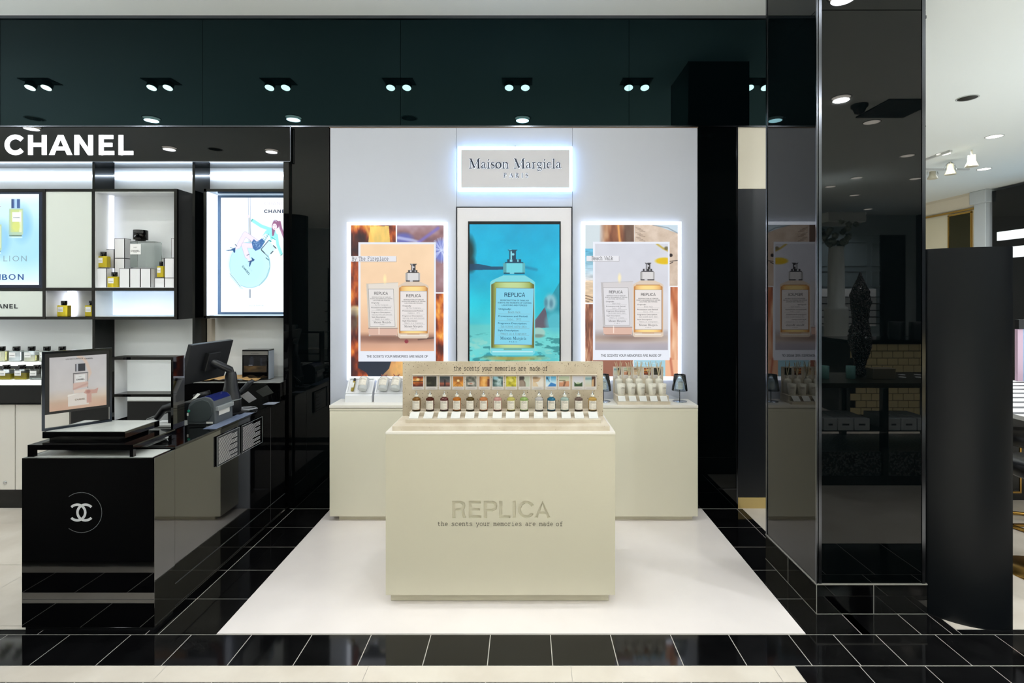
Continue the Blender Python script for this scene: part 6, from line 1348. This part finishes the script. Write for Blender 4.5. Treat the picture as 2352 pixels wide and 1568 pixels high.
MB().tube([(PX(330, D), D, WT+.01), (PX(338, D), D, WT+.045), (PX(360, D), D, WT+.07), (PX(372, D), D, WT+.06)], .004, 6).build('cord', GREYL, t); bx('cradle', PX(352, D), PX(398, D), D-.02, D+.08, WT, WT+.02, WHITEG, t, .005); bx('stand', PX(385, D), PX(410, D), D, D+.05, WT+.02, WT+.09, BLACKP, t, .004)
# ================================================================== the shop behind and beside the camera (seen in the black glass; the glowing islands are added)
def RM(x, Dm, plane=2.79): return (PX(x, Dm), 2*plane-Dm)
struct(bx('wall_rear', -9.4, 11, -9, -8.9, 0, ZC, mat('rear_wall', (196, 204, 206), .6)))
t = thing('display_table', 'black framed glass display table with dark top, mirrored in the pillar', 'table', (3.6, .57, 0))
x0, x1, y0, y1 = 2.45, 4.7, .24, .9
bx('top', x0, x1, y0, y1, .885, .93, mat('dark_oak', (58, 52, 38), .3), t)
for x in (x0, 3.26, 4.1, x1-.05):
    for y in (y0, y1-.05): bx('leg', x, x+.05, y, y+.05, .08, .885, BLACKL, t)
bx('base', x0, x1, y0, y1, 0, .08, BLACKL, t); bx('pebble_band', x0+.05, x1-.05, y0+.02, y1-.02, .08, .30, noisy('black_lace', (10, 10, 12), (120, 122, 122), 60, .4, lo=.5, hi=.56), t)
bx('glass_shelf', x0+.05, x1-.05, y0+.02, y1-.005, .488, .495, thin_glass('shelf_glass', (226, 242, 238), .05), t)
gb = None; pos = [(1894, 1924), (1926, 1962), (1964, 1999), (2039, 2070), (2072, 2107), (2109, 2144)]
o6 = ['leftmost', 'second', 'third', 'fourth', 'fifth', 'rightmost']
for i, (a_, b_) in enumerate(pos):
    X0, X1 = PX(a_, 4.7), PX(b_, 4.7); t = thing('white_box', f'long white box on the glass shelf mirrored in the pillar, {o6[i]} of the row', 'box', ((X0+X1)/2, .7, .495), 'white boxes on the mirrored glass shelf')
    bx('carton', X0, X1, .55, .88, .4955, .603, mat('box_white2', (222, 226, 228), .5), t, .002); bx('print', X0+.04, X1-.04, .8801, .8806, .54, .556, GREYP, t)
for i, x in enumerate((1895, 1955)):
    t = thing('table_candle', ['pale green glass candle at the left edge of the mirrored table', 'pale green glass candle beside the glitter tree on the mirrored table'][i], 'candle', (*RM(x, 4.95), .93), 'candles on the mirrored table'); c = RM(x, 4.95)
    MB().lathe([(.038, 0), (.04, .004), (.04, .12), (.037, .12), (.036, .09), (.001, .09)], (c[0], c[1], .9305), 24).build('glass', mat('aqua_glass', (150, 214, 206), .2), t)
t = thing('storage_box', 'beige block beside the glitter tree on the mirrored table', 'box', (*RM(2003, 4.95), .93)); c = (RM(2003, 4.95)[0]+.06, RM(2003, 4.95)[1]); bx('body', c[0]-.08, c[0]+.14, c[1]-.05, c[1]+.05, .9305, 1.03, mat('taupe_box', (150, 138, 116), .5), t, .003)
d0 = None; r = random.Random(5)
for i in range(12):
    if d0 is None:
        d0 = thing('tester_disc', 'small white disc laid out on the dark table top mirrored in the pillar', 'disc', (0, 0, 0), 'white discs on the mirrored table', False); MB().lathe([(.03, 0), (.031, .004), (.001, .005)], n=20).build('disc', WHITE, d0); o = d0
    else: o = dup(d0, (0, 0, 0))
    o.location = (3.46+.16*(i % 6)+.05*(i//6), .42+.16*(i//6), .931)
t = thing('glitter_tree', 'tall dark glittering cone shaped tree ornament mirrored in the pillar', 'ornament', (*RM(1977, 5.05), .93)); c = RM(1977, 5.05)
gm = noisy('glitter', (12, 11, 12), (210, 200, 196), 150, .25, lo=.55, hi=.6)
prof = [(.02, 0), (.05, .02), (.045, .1), (.06, .18), (.09, .3), (.1, .38), (.085, .46), (.065, .54), (.075, .62), (.088, .72), (.085, .8), (.06, .88), (.035, .94), (.02, .98), (.008, 1.02), (.001, 1.03)]
m_ = MB(); pr = []
for i in range(len(prof)-1):
    for k in range(4): f_ = k/4; pr.append((prof[i][0]*(1-f_)+prof[i+1][0]*f_, prof[i][1]*(1-f_)+prof[i+1][1]*f_))
rr = np.random.RandomState(3); m_.lathe(pr, (c[0], c[1], .9305), 32, smooth=False); m_.v = [(c[0]+(v[0]-c[0])*(1+rr.uniform(-.16, .16)), c[1]+(v[1]-c[1])*(1+rr.uniform(-.16, .16)), v[2]) for v in m_.v]; m_.build('cone', gm, t)
t = thing('stone_column', 'white column with leafy capital, mirrored in the pillar', 'column', (*RM(1921, 10), 0)); c = RM(1921, 10); wm = mat('column_white', (206, 210, 206), .5)
MB().lathe([(.2, 1.45), (.2, 1.5), (.15, 1.53), (.14, 2.4), (.125, 2.68)], (c[0], c[1], 0), 28).build('shaft', wm, t); MB().lathe([(.21, 0), (.21, 1.45)], (c[0], c[1], 0), 28).build('pedestal', wm, t)
m_ = MB(); rr = np.random.RandomState(9)
for k in range(46):
    a_ = rr.uniform(0, 6.28); z = rr.uniform(2.68, 3.12); q = .14+.28*((z-2.68)/.44)**1.5; m_.lathe([(.001, -.05), (.05, -.02), (.06, .02), (.001, .06)], (c[0]+q*math.cos(a_), c[1]+q*math.sin(a_), z), 7)
o = m_.build('capital', mat('capital_grey', (120, 128, 116), .7), t); MB().box(c[0]-.35, c[0]+.35, c[1]-.35, c[1]+.35, 3.12, 3.3).build('abacus', wm, t)
t = thing('panelled_cabinet', 'tall grey blue panelled cabinet with lit shelves behind the mirrored table', 'cabinet', (7.0, -6.8, 0)); pm = mat('panel_blue_grey', (150, 166, 172), .5)
bx('body', 5.9, 9.2, -7.4, -6.9, 0, 3.2, pm, t); 
for i in range(3):
    for z0, z1 in ((2.45, 3.05), (1.95, 2.35)): o = MB().frame(6.9+i*.75, 7.55+i*.75, -6.9, -6.88, z0, z1, .03).build('panel_moulding', pm, t)
bx('lit_niche', 6.9, 8.5, -6.9, -6.88, 1.0, 1.9, mat('niche_light', (255, 255, 255), .5, emit=(235, 240, 240), es=.5), t)
for k in range(5): bx('shelf', 6.9, 8.5, -6.88, -6.7, 1.05+k*.16, 1.07+k*.16, BLACKM, t)
bx('black_panel', 8.6, 9.2, -6.9, -6.86, 0, 3.2, BLACKM, t)
t = thing('tiled_counter', 'cream brick tiled counter with black top, mirrored in the pillar', 'counter', (6.0, -2.0, 0)); tm_ = MB(); x0, x1, y1 = 4.6, 7.6, -1.7
tm_.box(x0, x1, y1-.7, y1, 0, 1.05, 1)
for j in range(10):
    x = x0+(j % 2)*.075
    while x < x1-.02: tm_.box(x+.004, min(x+.146, x1), y1, y1+.006, .05+j*.1, .142+j*.1, 0); x += .15
tm_.build('tiled_body', [mat('cream_tile', (206, 190, 146), .25), BLACKM], t); bx('top', x0-.03, x1+.03, y1-.72, y1+.03, 1.05, 1.1, BLACKL, t)
for i in range(4): t = thing('black_canister', 'black canister standing on the tiled counter behind', 'canister', (5.4+i*.3, -1.9, 1.1), 'canisters on the tiled counter', False); MB().lathe([(.1, .001), (.1, .24), (.095, .25)], n=24).build('body', BLACKP, t)
# left rear: black island and lit shelf unit
t = thing('black_island', 'black glossy island counter outside the photo at the left, seen in reflections', 'counter', (-3.6, 1.4, 0)); bx('body', -4.9, -2.3, .7, 2.02, .04, .9, BLACKM, t); bx('top', -4.92, -2.28, .68, 2.04, .9, .93, BLACKL, t)
bx('plinth', -4.8, -2.4, .8, 1.95, 0, .04, BLACKM, t)
t = thing('round_column', 'dark round column behind the camera, seen in the black wall strip', 'column', (-3.55, .2, 0)); MB().lathe([(.2, 0), (.2, 2.98)], (-3.62, .25, 0), 32).build('shaft', BLACKM, t)
t = thing('lit_shelf_unit', 'dark shelf unit with lit header behind the camera, seen in the black wall strip', 'shelf', (-2.9, -.3, 0))
bx('carcass', -3.35, -1.6, -.8, -.4, 0, 2.2, BLACKM, t); bx('lit_header', -3.3, -1.65, -.4, -.39, 1.85, 2.1, mat('header_light', (255, 255, 255), .5, emit=(200, 210, 200), es=.6), t); bx('lit_cabinet', -3.3, -1.65, -.4, -.39, .75, 1.05, mat('teal_light', (80, 140, 150), .5, emit=(90, 170, 180), es=.25), t)
for k in range(4): bx('shelf', -3.3, -1.65, -.4, -.15, 1.12+k*.17, 1.135+k*.17, GREYP, t)
t = thing('dome_camera', 'small black dome camera on the ceiling, mirrored in the pillar', 'camera', (*mirror(1975, 240, 2.79), ZC)); c = mirror(1975, 240, 2.79); MB().lathe([(.09, 0), (.09, -.03), (.07, -.05), (.05, -.1), (.001, -.12)], (c[0], c[1], ZC), 24).build('dome', BLACKP, t)
t = thing('ceiling_vent', 'square dark ceiling vent mirrored in the pillar', 'vent', (*mirror(2060, 248, 2.79), ZC)); c = mirror(2060, 248, 2.79); bx('grille', c[0]-.3, c[0]+.3, c[1]-.3, c[1]+.3, ZC-.015, ZC, BLACKM, t)

lt = mat('added_fill_glow', (255, 255, 255), .4, emit=(232, 240, 246), es=4.6)  # emissive tops of unseen islands, added to throw soft light up to the ceiling
for i, (xa, xb, ya, yb, lb) in enumerate(((5.3, 7.3, 3.0, 4.9, 'made-up glowing island right of the partition, added unseen to brighten the ceiling'), (-7.4, -5.3, .9, 3.6, 'made-up glowing island at far left, added unseen to brighten the ceiling'))):
    t = thing('added_fill_island', lb, 'counter', ((xa+xb)/2, (ya+yb)/2, 0)); bx('body', xa, xb, ya, yb, .0, .93, WHITE, t); bx('added_glow_top', xa+.03, xb-.03, ya+.03, yb-.03, .93, .94, lt, t)

for o in S.objects:
    if '_w' in o.keys(): del o['_w']
